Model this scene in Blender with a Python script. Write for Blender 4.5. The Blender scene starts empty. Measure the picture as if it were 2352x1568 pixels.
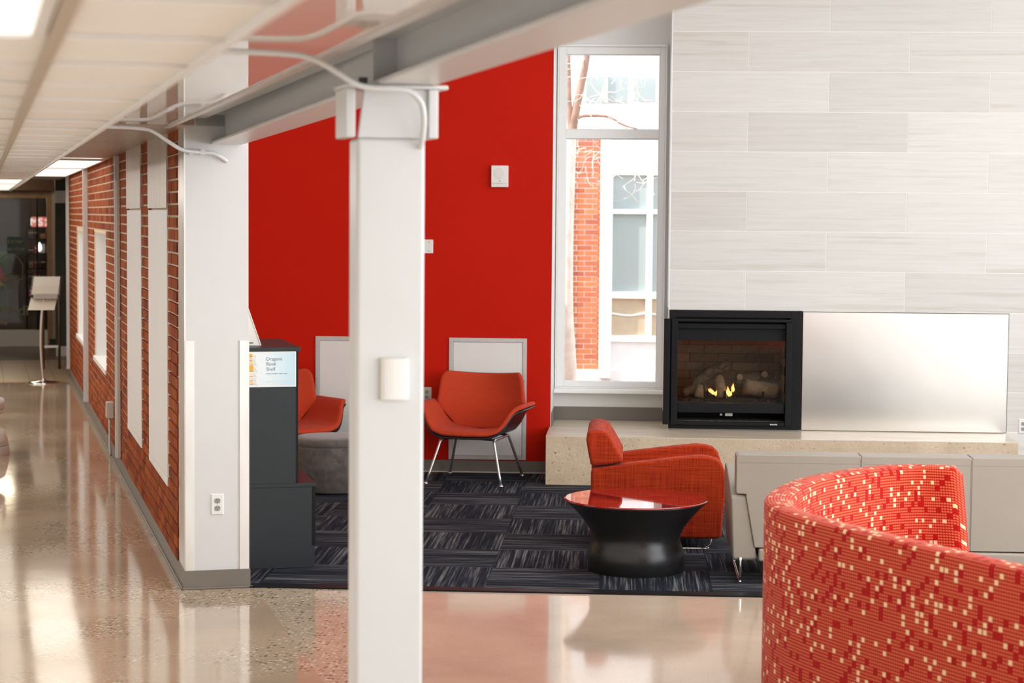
import bpy, bmesh, math, random
from math import sin, cos, pi, radians, atan, atan2, sqrt
from mathutils import Vector, Matrix
random.seed(7)
sc = bpy.context.scene
COL = sc.collection

# ------------------------------------------------------------------ camera
FPX = 4573.0
H = 2.0
PITCH = -atan((784 - 496) / FPX)
YAW = radians(3.38)
ROLL = 0.008
cam_d = bpy.data.cameras.new('camera'); cam = bpy.data.objects.new('camera', cam_d); COL.objects.link(cam)
cam_d.sensor_width = 36.0; cam_d.lens = FPX / 2352 * 36.0
cam_d.clip_start = 0.05; cam_d.clip_end = 300
fw = Vector((-sin(YAW) * cos(PITCH), cos(YAW) * cos(PITCH), sin(PITCH)))
rt = Vector((cos(YAW), sin(YAW), 0)); up = rt.cross(fw)
r2 = cos(ROLL) * rt + sin(ROLL) * up; u2 = -sin(ROLL) * rt + cos(ROLL) * up
M = Matrix((r2, u2, -fw)).transposed().to_4x4(); M.translation = (0, 0, H)
cam.matrix_world = M
cam_d.dof.use_dof = True; cam_d.dof.focus_distance = 11.5; cam_d.dof.aperture_fstop = 4.0
sc.camera = cam

# ------------------------------------------------------------------ world, sun, exposure
sc.view_settings.view_transform = 'Standard'; sc.view_settings.look = 'None'
sc.view_settings.exposure = -0.5; sc.view_settings.gamma = 1.0
sc.view_settings.use_curve_mapping = False
w = bpy.data.worlds.new('sky'); sc.world = w; w.use_nodes = True
bg = w.node_tree.nodes['Background']; bg.inputs[0].default_value = (0.86, 0.93, 1.0, 1); bg.inputs[1].default_value = 3.8

def light(name, kind, loc, energy, color, **k):
    d = bpy.data.lights.new(name, kind); d.energy = energy; d.color = color
    o = bpy.data.objects.new(name, d); COL.objects.link(o); o.location = loc
    for a, b in k.items():
        if a == 'to': o.rotation_euler = (Vector(b)).to_track_quat('-Z', 'Y').to_euler()
        else: setattr(d, a, b)
    return o
light('sun', 'SUN', (0, 0, 30), 9.0, (1.0, 0.95, 0.86), to=(0.78, 0.22, -0.62), angle=0.01)
# daylight through the lounge's window walls (right side and behind the camera)
light('daylight_right_windows', 'AREA', (6.75, 5.6, 2.2), 640, (0.965, 0.985, 1.0), to=(-1, 0, -0.05), shape='RECTANGLE', size=10.5, size_y=3.6)
light('daylight_rear_windows', 'AREA', (3.6, -3.7, 2.2), 55, (0.965, 0.985, 1.0), to=(-0.1, 1, -0.05), shape='RECTANGLE', size=6.0, size_y=3.4)
light('lounge_overhead_fill', 'AREA', (2.4, 9.6, 4.25), 230, (0.965, 0.985, 1.0), to=(0, 0, -1), shape='RECTANGLE', size=5.0, size_y=7.0)  # added overhead area light under the closed ceiling, evens out the lounge
# added area light at ceiling level, unseen, brightening the corridor's brick wall
light('corridor_wall_fill', 'AREA', (cos(radians(18.33)) * -.85 - sin(radians(18.33)) * 17.0, sin(radians(18.33)) * -.85 + cos(radians(18.33)) * 17.0, 2.27), 300, (1.0, 0.975, 0.94), to=(0.35, 0.116, -1), shape='RECTANGLE', size=0.6, size_y=15.0).rotation_euler = (0, radians(-12), radians(18.33))

light('corridor_near_fill', 'AREA', (cos(radians(18.33)) * -.85 - sin(radians(18.33)) * 3.0, sin(radians(18.33)) * -.85 + cos(radians(18.33)) * 3.0, 2.27), 75, (1.0, 0.93, 0.84), shape='RECTANGLE', size=0.6, size_y=11.0).rotation_euler = (0, 0, radians(18.33))  # added unseen area light, bounces warm light onto ceiling and beam web

# ------------------------------------------------------------------ frames
TH = radians(18.33)                       # the corridor runs at this angle to the lounge
CR = Vector((cos(TH), sin(TH), 0)); CC = Vector((-sin(TH), cos(TH), 0))
def uv(u, v, z=0.0): return CR * u + CC * v + Vector((0, 0, z))
def lerp(a, b, t): return a + (b - a) * t

# ------------------------------------------------------------------ materials
def srgb(r, g, b):
    f = lambda c: (c / 255 / 12.92) if c <= 10.31 else ((c / 255 + 0.055) / 1.055) ** 2.4
    return (f(r), f(g), f(b), 1)
class NT:
    def __init__(s, name):
        s.m = bpy.data.materials.new(name); s.m.use_nodes = True; s.t = s.m.node_tree; s.t.nodes.clear()
        s.out = s.n('ShaderNodeOutputMaterial'); s.b = s.n('ShaderNodeBsdfPrincipled')
        s.l(s.b.outputs[0], s.out.inputs[0])
    def n(s, t, **k):
        x = s.t.nodes.new(t)
        for a, b in k.items(): setattr(x, a, b)
        return x
    def l(s, a, b): s.t.links.new(a, b)
    def coord(s, kind='Object', scale=(1, 1, 1), rot=(0, 0, 0), random_shift=False):
        c = s.n('ShaderNodeTexCoord'); mp = s.n('ShaderNodeMapping')
        mp.inputs['Scale'].default_value = scale; mp.inputs['Rotation'].default_value = rot
        src = c.outputs[kind]
        if random_shift:
            oi = s.n('ShaderNodeObjectInfo'); vm = s.n('ShaderNodeVectorMath', operation='MULTIPLY_ADD')
            cb = s.n('ShaderNodeCombineXYZ')
            for i in range(3): s.l(oi.outputs['Random'], cb.inputs[i])
            s.l(cb.outputs[0], vm.inputs[0]); vm.inputs[1].default_value = (37, 53, 71); s.l(src, vm.inputs[2]); src = vm.outputs[0]
        s.l(src, mp.inputs[0]); return mp.outputs[0]
    def noise(s, vec, scale, detail=4, rough=0.55, dist=0.0):
        x = s.n('ShaderNodeTexNoise'); x.inputs['Scale'].default_value = scale; x.inputs['Detail'].default_value = detail
        x.inputs['Roughness'].default_value = rough; x.inputs['Distortion'].default_value = dist
        s.l(vec, x.inputs['Vector']); return x.outputs['Fac']
    def ramp(s, fac, stops, interp='LINEAR'):
        x = s.n('ShaderNodeValToRGB'); x.color_ramp.interpolation = interp; e = x.color_ramp.elements
        while len(e) > 1: e.remove(e[0])
        for i, (p, c) in enumerate(stops):
            if i == 0: q = e[0]; q.position = p
            else: q = e.new(p)
            q.color = c if len(c) == 4 else (*c, 1)
        s.l(fac, x.inputs[0]); return x.outputs[0]
    def math(s, op, a, b=None, c=None):
        x = s.n('ShaderNodeMath', operation=op)
        for i, q in enumerate((a, b, c)):
            if q is None: continue
            if isinstance(q, (int, float)): x.inputs[i].default_value = q
            else: s.l(q, x.inputs[i])
        return x.outputs[0]
    def mix(s, fac, a, b, mode='MIX'):
        x = s.n('ShaderNodeMix', data_type='RGBA', blend_type=mode)
        for i, q in ((0, fac), (6, a), (7, b)):
            if isinstance(q, (int, float)): x.inputs[i].default_value = q
            elif isinstance(q, tuple): x.inputs[i].default_value = q
            else: s.l(q, x.inputs[i])
        return x.outputs[2]
    def bump(s, h, strength=0.3, dist=0.01):
        x = s.n('ShaderNodeBump'); x.inputs['Strength'].default_value = strength; x.inputs['Distance'].default_value = dist
        s.l(h, x.inputs['Height']); s.l(x.outputs[0], s.b.inputs['Normal'])
    def set(s, color=None, rough=None, metal=None, spec=None, coat=None, coatr=None, sheen=None, trans=None, ior=None, emit=None, estr=None):
        I = s.b.inputs
        def put(k, q):
            if q is None: return
            if isinstance(q, (int, float, tuple)): I[k].default_value = q
            else: s.l(q, I[k])
        put('Base Color', color); put('Roughness', rough); put('Metallic', metal); put('Specular IOR Level', spec)
        put('Coat Weight', coat); put('Coat Roughness', coatr); put('Sheen Weight', sheen); put('Transmission Weight', trans)
        put('IOR', ior); put('Emission Color', emit); put('Emission Strength', estr)
        return s.m
MATS = {}
def flat(name, col, rough=0.5, metal=0.0, var=0.06, scale=6.0, **k):
    n = NT(name); c = n.coord('Object', random_shift=True); f = n.noise(c, scale, 3)
    lo = tuple(x * (1 - var) for x in col[:3]) + (1,); hi = tuple(min(1, x * (1 + var)) for x in col[:3]) + (1,)
    MATS[name] = n.set(color=n.ramp(f, [(0.3, lo), (0.7, hi)]), rough=rough, metal=metal, **k); return MATS[name]

flat('white_paint', (0.80, 0.79, 0.765), 0.45, var=0.012)
flat('white_steel', (0.65, 0.65, 0.64), 0.32, var=0.012)
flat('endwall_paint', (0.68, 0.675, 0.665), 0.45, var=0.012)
flat('white_plastic', (0.82, 0.81, 0.78), 0.35, var=0.01)
flat('ivory_plastic', (0.62, 0.58, 0.50), 0.4, var=0.02)
flat('grey_receptacle', (0.36, 0.34, 0.32), 0.45)
flat('dark_slot', (0.03, 0.025, 0.02), 0.6)
flat('ceiling_tile_white', (0.89, 0.865, 0.83), 0.85, var=0.02, scale=30)
flat('grid_beige', (0.50, 0.42, 0.33), 0.5, var=0.03)
flat('panel_cream', (0.78, 0.75, 0.71), 0.42, var=0.01)
flat('aluminium', (0.60, 0.58, 0.56), 0.40, metal=0.35, var=0.03)
flat('chrome', (0.78, 0.77, 0.75), 0.10, metal=1.0, var=0.01)
flat('silver_leg', (0.62, 0.61, 0.60), 0.28, metal=0.9, var=0.02)
flat('rubber_base', (0.185, 0.16, 0.133), 0.5, var=0.04)
flat('black_metal', (0.010, 0.010, 0.0105), 0.45, var=0.1, spec=0.15)
flat('black_shell', (0.008, 0.008, 0.009), 0.35, var=0.1)
flat('charcoal_laminate', (0.024, 0.028, 0.030), 0.42, var=0.06, scale=40, spec=0.3)
flat('table_black', (0.016, 0.0155, 0.0155), 0.34, var=0.08, scale=60)
flat('copper_edge', (0.75, 0.45, 0.33), 0.3, metal=0.9)
flat('grout', (0.92, 0.885, 0.84), 0.7, var=0.02)
flat('white_frame', (0.90, 0.895, 0.88), 0.35, var=0.008)
flat('bark', (0.36, 0.22, 0.16), 0.85, var=0.3, scale=9)
flat('sunlit_bark', (0.80, 0.72, 0.63), 0.8, var=0.15, scale=9)  # bark with bright sunlight put into its colour
flat('siding_white', (0.78, 0.78, 0.79), 0.6, var=0.03)
flat('lower_panel_beige', (0.50, 0.40, 0.28), 0.6, var=0.1)
flat('dark_wood', (0.10, 0.045, 0.022), 0.45, var=0.2)
flat('oak_trim', (0.34, 0.21, 0.115), 0.45, var=0.15)
flat('green_wall', (0.045, 0.05, 0.033), 0.6)
flat('shop_dark', (0.030, 0.020, 0.016), 0.5, var=0.2)
flat('paper_white', (0.80, 0.79, 0.76), 0.5, var=0.01)
flat('ash', (0.07, 0.055, 0.045), 0.9, var=0.6, scale=30)
flat('soil', (0.30, 0.22, 0.16), 0.9, var=0.3, scale=12)
flat('sign_teal', (0.025, 0.055, 0.05), 0.4)
flat('sign_red', (0.55, 0.03, 0.025), 0.4)
flat('sign_green', (0.10, 0.26, 0.05), 0.5)
flat('sign_yellow', (0.62, 0.42, 0.10), 0.5)
flat('chalk', (0.30, 0.33, 0.22), 0.8)
flat('product_blue', (0.08, 0.14, 0.24), 0.4)
flat('product_tan', (0.50, 0.34, 0.20), 0.4)
flat('dark_floor', (0.12, 0.075, 0.045), 0.3)

def m_red_wall():
    n = NT('red_wall_paint'); c = n.coord('Object'); f = n.noise(c, 1.2, 3); g = n.noise(c, 260, 2)
    n.bump(g, 0.06, 0.002)
    MATS['red_wall'] = n.set(color=n.ramp(f, [(0.3, (0.53, 0.010, 0.002)), (0.7, (0.57, 0.012, 0.0025))]), rough=0.6, spec=0.10)
m_red_wall()
def m_brick(name, cols, rough=0.8):
    n = NT(name); oi = n.n('ShaderNodeObjectInfo'); geo = n.n('ShaderNodeNewGeometry')
    r = n.math('FRACT', n.math('ADD', oi.outputs['Random'], geo.outputs['Random Per Island']))
    base = n.ramp(r, [(i / (len(cols) - 1), q) for i, q in enumerate(cols)])
    c = n.coord('Object', scale=(1, 1, 1)); f = n.noise(c, 45, 5, 0.65)
    col = n.mix(0.55, base, n.ramp(f, [(0.3, (0.35, 0.3, 0.28)), (0.7, (1.0, 0.95, 0.9))]), 'MULTIPLY')
    n.bump(f, 0.25, 0.004)
    MATS[name] = n.set(color=col, rough=rough, spec=0.12)
m_brick('brick_red', [(0.30, 0.058, 0.014), (0.40, 0.088, 0.019), (0.20, 0.038, 0.013), (0.45, 0.118, 0.025), (0.26, 0.060, 0.020)], 0.8)
m_brick('brick_outdoor', [(0.62, 0.19, 0.095), (0.74, 0.27, 0.13), (0.52, 0.15, 0.09), (0.72, 0.24, 0.10)])
m_brick('fire_brick', [(0.30, 0.20, 0.13), (0.42, 0.29, 0.19), (0.24, 0.16, 0.11)])
flat('mortar', (0.68, 0.54, 0.385), 0.85, var=0.08, scale=60)
flat('mortar_light', (0.85, 0.80, 0.74), 0.85, var=0.05, scale=60)
def m_tile():
    n = NT('limestone_tile'); oi = n.n('ShaderNodeObjectInfo')
    c = n.coord('Object', scale=(0.7, 1, 13), random_shift=True); f = n.noise(c, 3.2, 6, 0.62, 0.3)
    c2 = n.coord('Object', scale=(0.5, 1, 40), random_shift=True); g = n.noise(c2, 2.2, 5, 0.6)
    c3 = n.coord('Object', scale=(0.25, 1, 7), random_shift=True); h = n.noise(c3, 2.2, 3, 0.5)
    base = n.ramp(f, [(0.25, (0.66, 0.63, 0.59)), (0.48, (0.715, 0.69, 0.655)), (0.75, (0.745, 0.725, 0.695))])
    fine = n.ramp(g, [(0.3, (0.94, 0.93, 0.92)), (0.6, (1, 1, 1))])
    vein = n.ramp(h, [(0.60, (1, 1, 1)), (0.68, (0.90, 0.865, 0.825)), (0.71, (0.99, 0.985, 0.98))])
    k = n.mix(1.0, n.mix(1.0, base, fine, 'MULTIPLY'), vein, 'MULTIPLY')
    tone = n.ramp(oi.outputs['Random'], [(0, (0.92, 0.91, 0.90)), (1, (1.03, 1.03, 1.025))])
    MATS['tile'] = n.set(color=n.mix(1.0, k, tone, 'MULTIPLY'), rough=0.42)
m_tile()
def m_concrete(name, base, agg=0.0, tint=1.0):
    n = NT(name); c = n.coord('Object'); f = n.noise(c, 0.9, 6, 0.6, 0.4); g = n.noise(c, 90, 4, 0.7)
    lo = tuple(x * 0.80 for x in base); hi = tuple(x * 1.18 for x in base)
    col = n.ramp(f, [(0.3, lo), (0.7, hi)])
    col = n.mix(0.35, col, n.ramp(g, [(0.35, (0.7, 0.68, 0.66)), (0.65, (1.1, 1.08, 1.06))]), 'MULTIPLY')
    if agg > 0:
        vo = n.n('ShaderNodeTexVoronoi'); vo.inputs['Scale'].default_value = 46; n.l(c, vo.inputs['Vector'])
        sx = n.n('ShaderNodeSeparateColor'); n.l(vo.outputs['Color'], sx.inputs[0])
        pc = n.ramp(sx.outputs[0], [(0.0, (0.05, 0.04, 0.04)), (0.17, (0.11, 0.09, 0.08)), (0.21, (0.38, 0.26, 0.17)), (0.55, (0.55, 0.42, 0.29)), (1.0, (0.80, 0.71, 0.60))])
        inside = n.math('LESS_THAN', vo.outputs['Distance'], 0.42)
        big = n.noise(c, 1.1, 3, 0.5)
        where = n.math('MULTIPLY', n.ramp(big, [(0.5 - agg * 0.35, (0, 0, 0)), (0.62 - agg * 0.3, (1, 1, 1))]), inside)
        col = n.mix(n.math('MULTIPLY', where, 0.85), col, pc)
    wav = n.noise(c, 2.2, 2, 0.5)
    n.bump(wav, 0.05, 0.02)
    MATS[name] = n.set(color=col, rough=n.ramp(f, [(0.3, (0.07, 0.07, 0.07)), (0.75, (0.14, 0.14, 0.14))]), spec=0.5, coat=0.15, coatr=0.05)
m_concrete('concrete_corridor', (0.46, 0.345, 0.24), 0.10)
m_concrete('concrete_lounge', (0.58, 0.45, 0.345), 0.0)
m_concrete('concrete_aggregate', (0.50, 0.395, 0.285), 1.6)
def m_hearth():
    n = NT('hearth_concrete'); c = n.coord('Object'); f = n.noise(c, 3, 6, 0.65); g = n.noise(c, 38, 3, 0.5); h = n.noise(c, 120, 3)
    col = n.ramp(f, [(0.3, (0.54, 0.40, 0.265)), (0.7, (0.72, 0.57, 0.41))])
    pits = n.ramp(g, [(0.28, (0.25, 0.2, 0.16)), (0.36, (1, 1, 1)), (0.72, (1, 1, 1)), (0.80, (1.5, 1.4, 1.3))])
    col = n.mix(0.9, col, pits, 'MULTIPLY'); n.bump(g, 0.5, 0.006)
    MATS['hearth_side'] = n.set(color=n.mix(0.3, col, n.ramp(h, [(0.3, (0.6, 0.6, 0.6)), (0.7, (1.2, 1.2, 1.2))]), 'MULTIPLY'), rough=0.6)
    n = NT('hearth_top_polished'); c = n.coord('Object', scale=(0.6, 3, 1)); f = n.noise(c, 4, 6, 0.6)
    MATS['hearth_top'] = n.set(color=n.ramp(f, [(0.3, (0.66, 0.54, 0.40)), (0.7, (0.80, 0.70, 0.57))]), rough=0.24, spec=0.6)
m_hearth()
def m_carpet():
    n = NT('striped_carpet')
    c = n.coord('Object', scale=(1.4, 75, 1), random_shift=True); f = n.noise(c, 1.0, 2, 0.5)
    c1 = n.coord('Object', scale=(5, 120, 1), random_shift=True); f1 = n.noise(c1, 1.0, 1, 0.5)
    c2 = n.coord('Object', scale=(1, 6, 1), random_shift=True); g = n.noise(c2, 1.0, 2)
    c3 = n.coord('Object'); h = n.noise(c3, 420, 2)
    s = n.math('ADD', n.math('MULTIPLY', f, 0.75), n.math('MULTIPLY', f1, 0.25))
    s = n.math('ADD', s, n.math('MULTIPLY', n.math('SUBTRACT', g, 0.5), 0.28))
    col = n.ramp(s, [(0.40, (0.007, 0.0095, 0.0155)), (0.49, (0.014, 0.018, 0.028)), (0.54, (0.042, 0.045, 0.056)), (0.61, (0.105, 0.103, 0.106)), (0.72, (0.22, 0.21, 0.205))])
    n.bump(h, 0.4, 0.004)
    MATS['carpet'] = n.set(color=n.mix(0.6, col, n.ramp(h, [(0.3, (0.55, 0.55, 0.55)), (0.7, (1.25, 1.25, 1.25))]), 'MULTIPLY'), rough=0.95, spec=0.15)
m_carpet()
def m_weave(name, a, b, scale=1.0, mixf=0.75, rough=0.85, sheen=0.2):
    n = NT(name)
    f = n.noise(n.coord('Object', scale=(4 * scale, 4 * scale, 150 * scale)), 1.0, 3, 0.6)
    g = n.noise(n.coord('Object', scale=(150 * scale, 150 * scale, 4 * scale)), 1.0, 3, 0.6)
    s = n.math('MULTIPLY', n.math('ADD', f, g), 0.5)
    col = n.ramp(s, [(0.36, a), (0.62, b)]); n.bump(s, 0.12, 0.003)
    MATS[name] = n.set(color=col, rough=rough, sheen=sheen, spec=0.12)
m_weave('armchair_weave', (0.20, 0.012, 0.003), (0.50, 0.048, 0.010), sheen=0.05)
m_weave('shell_fabric', (0.45, 0.046, 0.016), (0.54, 0.058, 0.021), 2.5, sheen=0.05)
def m_leather():
    n = NT('taupe_leather'); c = n.coord('Object'); f = n.noise(c, 2, 4); g = n.noise(c, 300, 3)
    n.bump(g, 0.08, 0.002)
    MATS['leather'] = n.set(color=n.ramp(f, [(0.3, (0.295, 0.258, 0.215)), (0.7, (0.325, 0.286, 0.24))]), rough=0.42, spec=0.45)
    n = NT('brown_suede'); c = n.coord('Object'); f = n.noise(c, 14, 5, 0.6, 0.8); g = n.noise(c, 200, 2)
    n.bump(g, 0.15, 0.003)
    MATS['suede'] = n.set(color=n.ramp(f, [(0.3, (0.062, 0.050, 0.044)), (0.7, (0.14, 0.112, 0.096))]), rough=0.85, sheen=0.4)
m_leather()
def m_booth():
    n = NT('woven_dot_fabric'); tc = n.n('ShaderNodeTexCoord')
    P = 0.0122
    def grid(mult):
        sp = n.n('ShaderNodeVectorMath', operation='SCALE'); n.l(tc.outputs['UV'], sp.inputs[0]); sp.inputs['Scale'].default_value = 1.0 / (P * mult)
        s = n.n('ShaderNodeSeparateXYZ'); n.l(sp.outputs[0], s.inputs[0])
        fx, fy = n.math('FRACT', s.outputs[0]), n.math('FRACT', s.outputs[1])
        ix, iy = n.math('FLOOR', s.outputs[0]), n.math('FLOOR', s.outputs[1])
        return fx, fy, ix, iy
    fx, fy, ix, iy = grid(1)
    def inside(fx, fy, hx, hy):
        a = n.math('LESS_THAN', n.math('ABSOLUTE', n.math('SUBTRACT', fx, 0.5)), hx)
        b = n.math('LESS_THAN', n.math('ABSOLUTE', n.math('SUBTRACT', fy, 0.5)), hy)
        return n.math('MULTIPLY', a, b)
    dot = inside(fx, fy, 0.37, 0.28)
    gx, gy, jx, jy = grid(2)
    cb = n.n('ShaderNodeCombineXYZ'); n.l(jx, cb.inputs[0]); n.l(jy, cb.inputs[1])
    wn = n.n('ShaderNodeTexWhiteNoise', noise_dimensions='2D'); n.l(cb.outputs[0], wn.inputs['Vector'])
    rv = n.math('FRACT', n.math('ADD', n.math('ADD', n.math('MULTIPLY', jx, 0.381966), n.math('MULTIPLY', jy, 0.7236)), n.math('MULTIPLY', wn.outputs['Value'], 0.42)))
    solid = n.math('LESS_THAN', rv, 0.13)
    cream = n.math('MULTIPLY', n.math('GREATER_THAN', rv, 0.86), inside(gx, gy, 0.37, 0.35))
    creamblock = n.math('GREATER_THAN', rv, 0.885)
    dot = n.math('MULTIPLY', dot, n.math('SUBTRACT', 1.0, solid))
    dot = n.math('MULTIPLY', dot, n.math('SUBTRACT', 1.0, n.math('MULTIPLY', creamblock, 0.0)))
    red = (0.37, 0.003, 0.002, 1)
    col = n.mix(dot, red, (0.64, 0.145, 0.062, 1)); col = n.mix(cream, col, (0.84, 0.58, 0.33, 1))
    h = n.math('ADD', n.math('MULTIPLY', dot, 0.5), cream); n.bump(h, 0.15, 0.002)
    MATS['booth_fabric'] = n.set(color=col, rough=0.8, spec=0.15, sheen=0.08)
m_booth()
def m_misc():
    n = NT('brushed_steel_panel'); c = n.coord('Object', scale=(1, 1, 1)); f = n.noise(c, 1.6, 2, 0.4)
    n.bump(f, 0.06, 0.05)
    MATS['steel_panel'] = n.set(color=(0.66, 0.61, 0.555, 1), rough=0.28, metal=1.0)
    n = NT('brushed_corner_steel'); c = n.coord('Object', scale=(1, 1, 0.3)); f = n.noise(c, 7, 3, 0.5)
    MATS['corner_steel'] = n.set(color=n.ramp(f, [(0.3, (0.62, 0.57, 0.51)), (0.7, (0.76, 0.72, 0.67))]), rough=0.3, metal=0.75)
    n = NT('gloss_soffit'); c = n.coord('Object'); f = n.noise(c, 1.6, 2, 0.4); n.bump(f, 0.04, 0.03)
    MATS['gloss_soffit'] = n.set(color=(0.78, 0.735, 0.68, 1), rough=0.03, ior=1.17, spec=0.5)
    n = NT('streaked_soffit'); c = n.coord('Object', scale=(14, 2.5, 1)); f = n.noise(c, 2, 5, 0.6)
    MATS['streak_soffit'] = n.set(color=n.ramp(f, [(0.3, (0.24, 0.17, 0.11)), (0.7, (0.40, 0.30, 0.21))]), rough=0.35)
    n = NT('clear_glass')
    MATS['glass'] = n.set(color=(1, 1, 1, 1), rough=0.0, ior=1.01, trans=1.0, spec=0.5)
    n.t.nodes.remove(n.b)
    tr = n.n('ShaderNodeBsdfTransparent'); gl = n.n('ShaderNodeBsdfGlossy'); gl.inputs['Roughness'].default_value = 0.02
    fr = n.n('ShaderNodeFresnel'); fr.inputs['IOR'].default_value = 1.45
    mx = n.n('ShaderNodeMixShader'); n.l(n.math('MULTIPLY', fr.outputs[0], 0.8), mx.inputs[0]); n.l(tr.outputs[0], mx.inputs[1]); n.l(gl.outputs[0], mx.inputs[2]); n.l(mx.outputs[0], n.out.inputs[0])
    n = NT('tinted_glass')
    n.set(color=(0.25, 0.30, 0.31, 1), rough=0.05)
    MATS['dark_glass'] = n.set(color=(0.36, 0.42, 0.42, 1), rough=0.06, spec=0.7)
    n = NT('shop_glass'); n.t.nodes.remove(n.b)
    tr = n.n('ShaderNodeBsdfTransparent'); tr.inputs[0].default_value = (0.9, 0.9, 0.88, 1)
    gl = n.n('ShaderNodeBsdfGlossy'); gl.inputs['Roughness'].default_value = 0.03
    mx = n.n('ShaderNodeMixShader'); mx.inputs[0].default_value = 0.025
    n.l(tr.outputs[0], mx.inputs[1]); n.l(gl.outputs[0], mx.inputs[2]); n.l(mx.outputs[0], n.out.inputs[0])
    MATS['shop_glass'] = n.m
    n = NT('red_glass_top'); MATS['table_red'] = n.set(color=(0.30, 0.012, 0.012, 1), rough=0.05, spec=0.8, coat=0.6, coatr=0.02)
    n = NT('fire_glass'); n.t.nodes.remove(n.b)
    tr = n.n('ShaderNodeBsdfTransparent'); tr.inputs[0].default_value = (0.80, 0.77, 0.74, 1)
    gl = n.n('ShaderNodeBsdfGlossy'); gl.inputs['Roughness'].default_value = 0.06
    mx = n.n('ShaderNodeMixShader'); mx.inputs[0].default_value = 0.05
    n.l(tr.outputs[0], mx.inputs[1]); n.l(gl.outputs[0], mx.inputs[2]); n.l(mx.outputs[0], n.out.inputs[0])
    MATS['fire_glass'] = n.m
    for nm, col, st in (('light_panel', (1.0, 0.93, 0.82, 1), 1.5), ('soffit_light', (1.0, 0.92, 0.80, 1), 3.0), ('downlight_glow', (1.0, 0.80, 0.55, 1), 12.0), ('shop_sign_red', (0.9, 0.05, 0.04, 1), 0.8), ('shop_sign_white', (1, 1, 1, 1), 1.1), ('shop_bulb', (0.9, 0.96, 1, 1), 3.0)):
        n = NT(nm); MATS[nm] = n.set(color=(0.8, 0.8, 0.8, 1), emit=col, estr=st)
    n = NT('flame'); c = n.coord('Generated'); s = n.n('ShaderNodeSeparateXYZ'); n.l(c, s.inputs[0])
    MATS['flame'] = n.set(color=(0.1, 0.02, 0, 1), emit=n.ramp(s.outputs[2], [(0, (1.0, 0.35, 0.03)), (0.35, (1.0, 0.80, 0.25)), (0.65, (1.0, 0.62, 0.12)), (1, (1.0, 0.22, 0.02))]), estr=4.5)
    n = NT('ceramic_log'); c = n.coord('Object', scale=(1, 1, 1)); f = n.noise(c, 16, 5, 0.7, 1.0)
    n.bump(f, 0.6, 0.02)
    MATS['log'] = n.set(color=n.ramp(f, [(0.35, (0.05, 0.04, 0.032)), (0.6, (0.22, 0.16, 0.105))]), rough=0.9)
    n = NT('log_end'); c = n.coord('Object'); f = n.noise(c, 30, 3)
    MATS['log_pale'] = n.set(color=n.ramp(f, [(0.3, (0.30, 0.21, 0.13)), (0.7, (0.46, 0.34, 0.22))]), rough=0.9)
    n = NT('poster_print'); c = n.coord('Generated'); s = n.n('ShaderNodeSeparateXYZ'); n.l(c, s.inputs[0])
    MATS['poster_print'] = n.set(color=n.ramp(s.outputs[0], [(0, (0.80, 0.82, 0.82)), (0.5, (0.72, 0.79, 0.81)), (1, (0.50, 0.68, 0.76))]), rough=0.35)
    for nm, col in (('print_orange', (0.85, 0.36, 0.02)), ('print_peach', (0.85, 0.55, 0.26)), ('print_cream', (0.85, 0.68, 0.45)), ('print_slate', (0.13, 0.17, 0.23)), ('print_pale', (0.66, 0.66, 0.62))):
        flat(nm, col, 0.4, var=0.05)
    n = NT('beige_floor_tile'); c = n.coord('Object', random_shift=True); f = n.noise(c, 3, 4)
    MATS['floor_tile'] = n.set(color=n.ramp(f, [(0.3, (0.30, 0.20, 0.115)), (0.7, (0.38, 0.265, 0.16))]), rough=0.35)
    n = NT('painted_metal_panel'); c = n.coord('Object', scale=(8, 8, 0.6)); f = n.noise(c, 3, 4)
    MATS['satin_panel'] = n.set(color=n.ramp(f, [(0.3, (0.50, 0.45, 0.39)), (0.7, (0.60, 0.55, 0.49))]), rough=0.4, metal=0.3)
m_misc()

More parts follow.
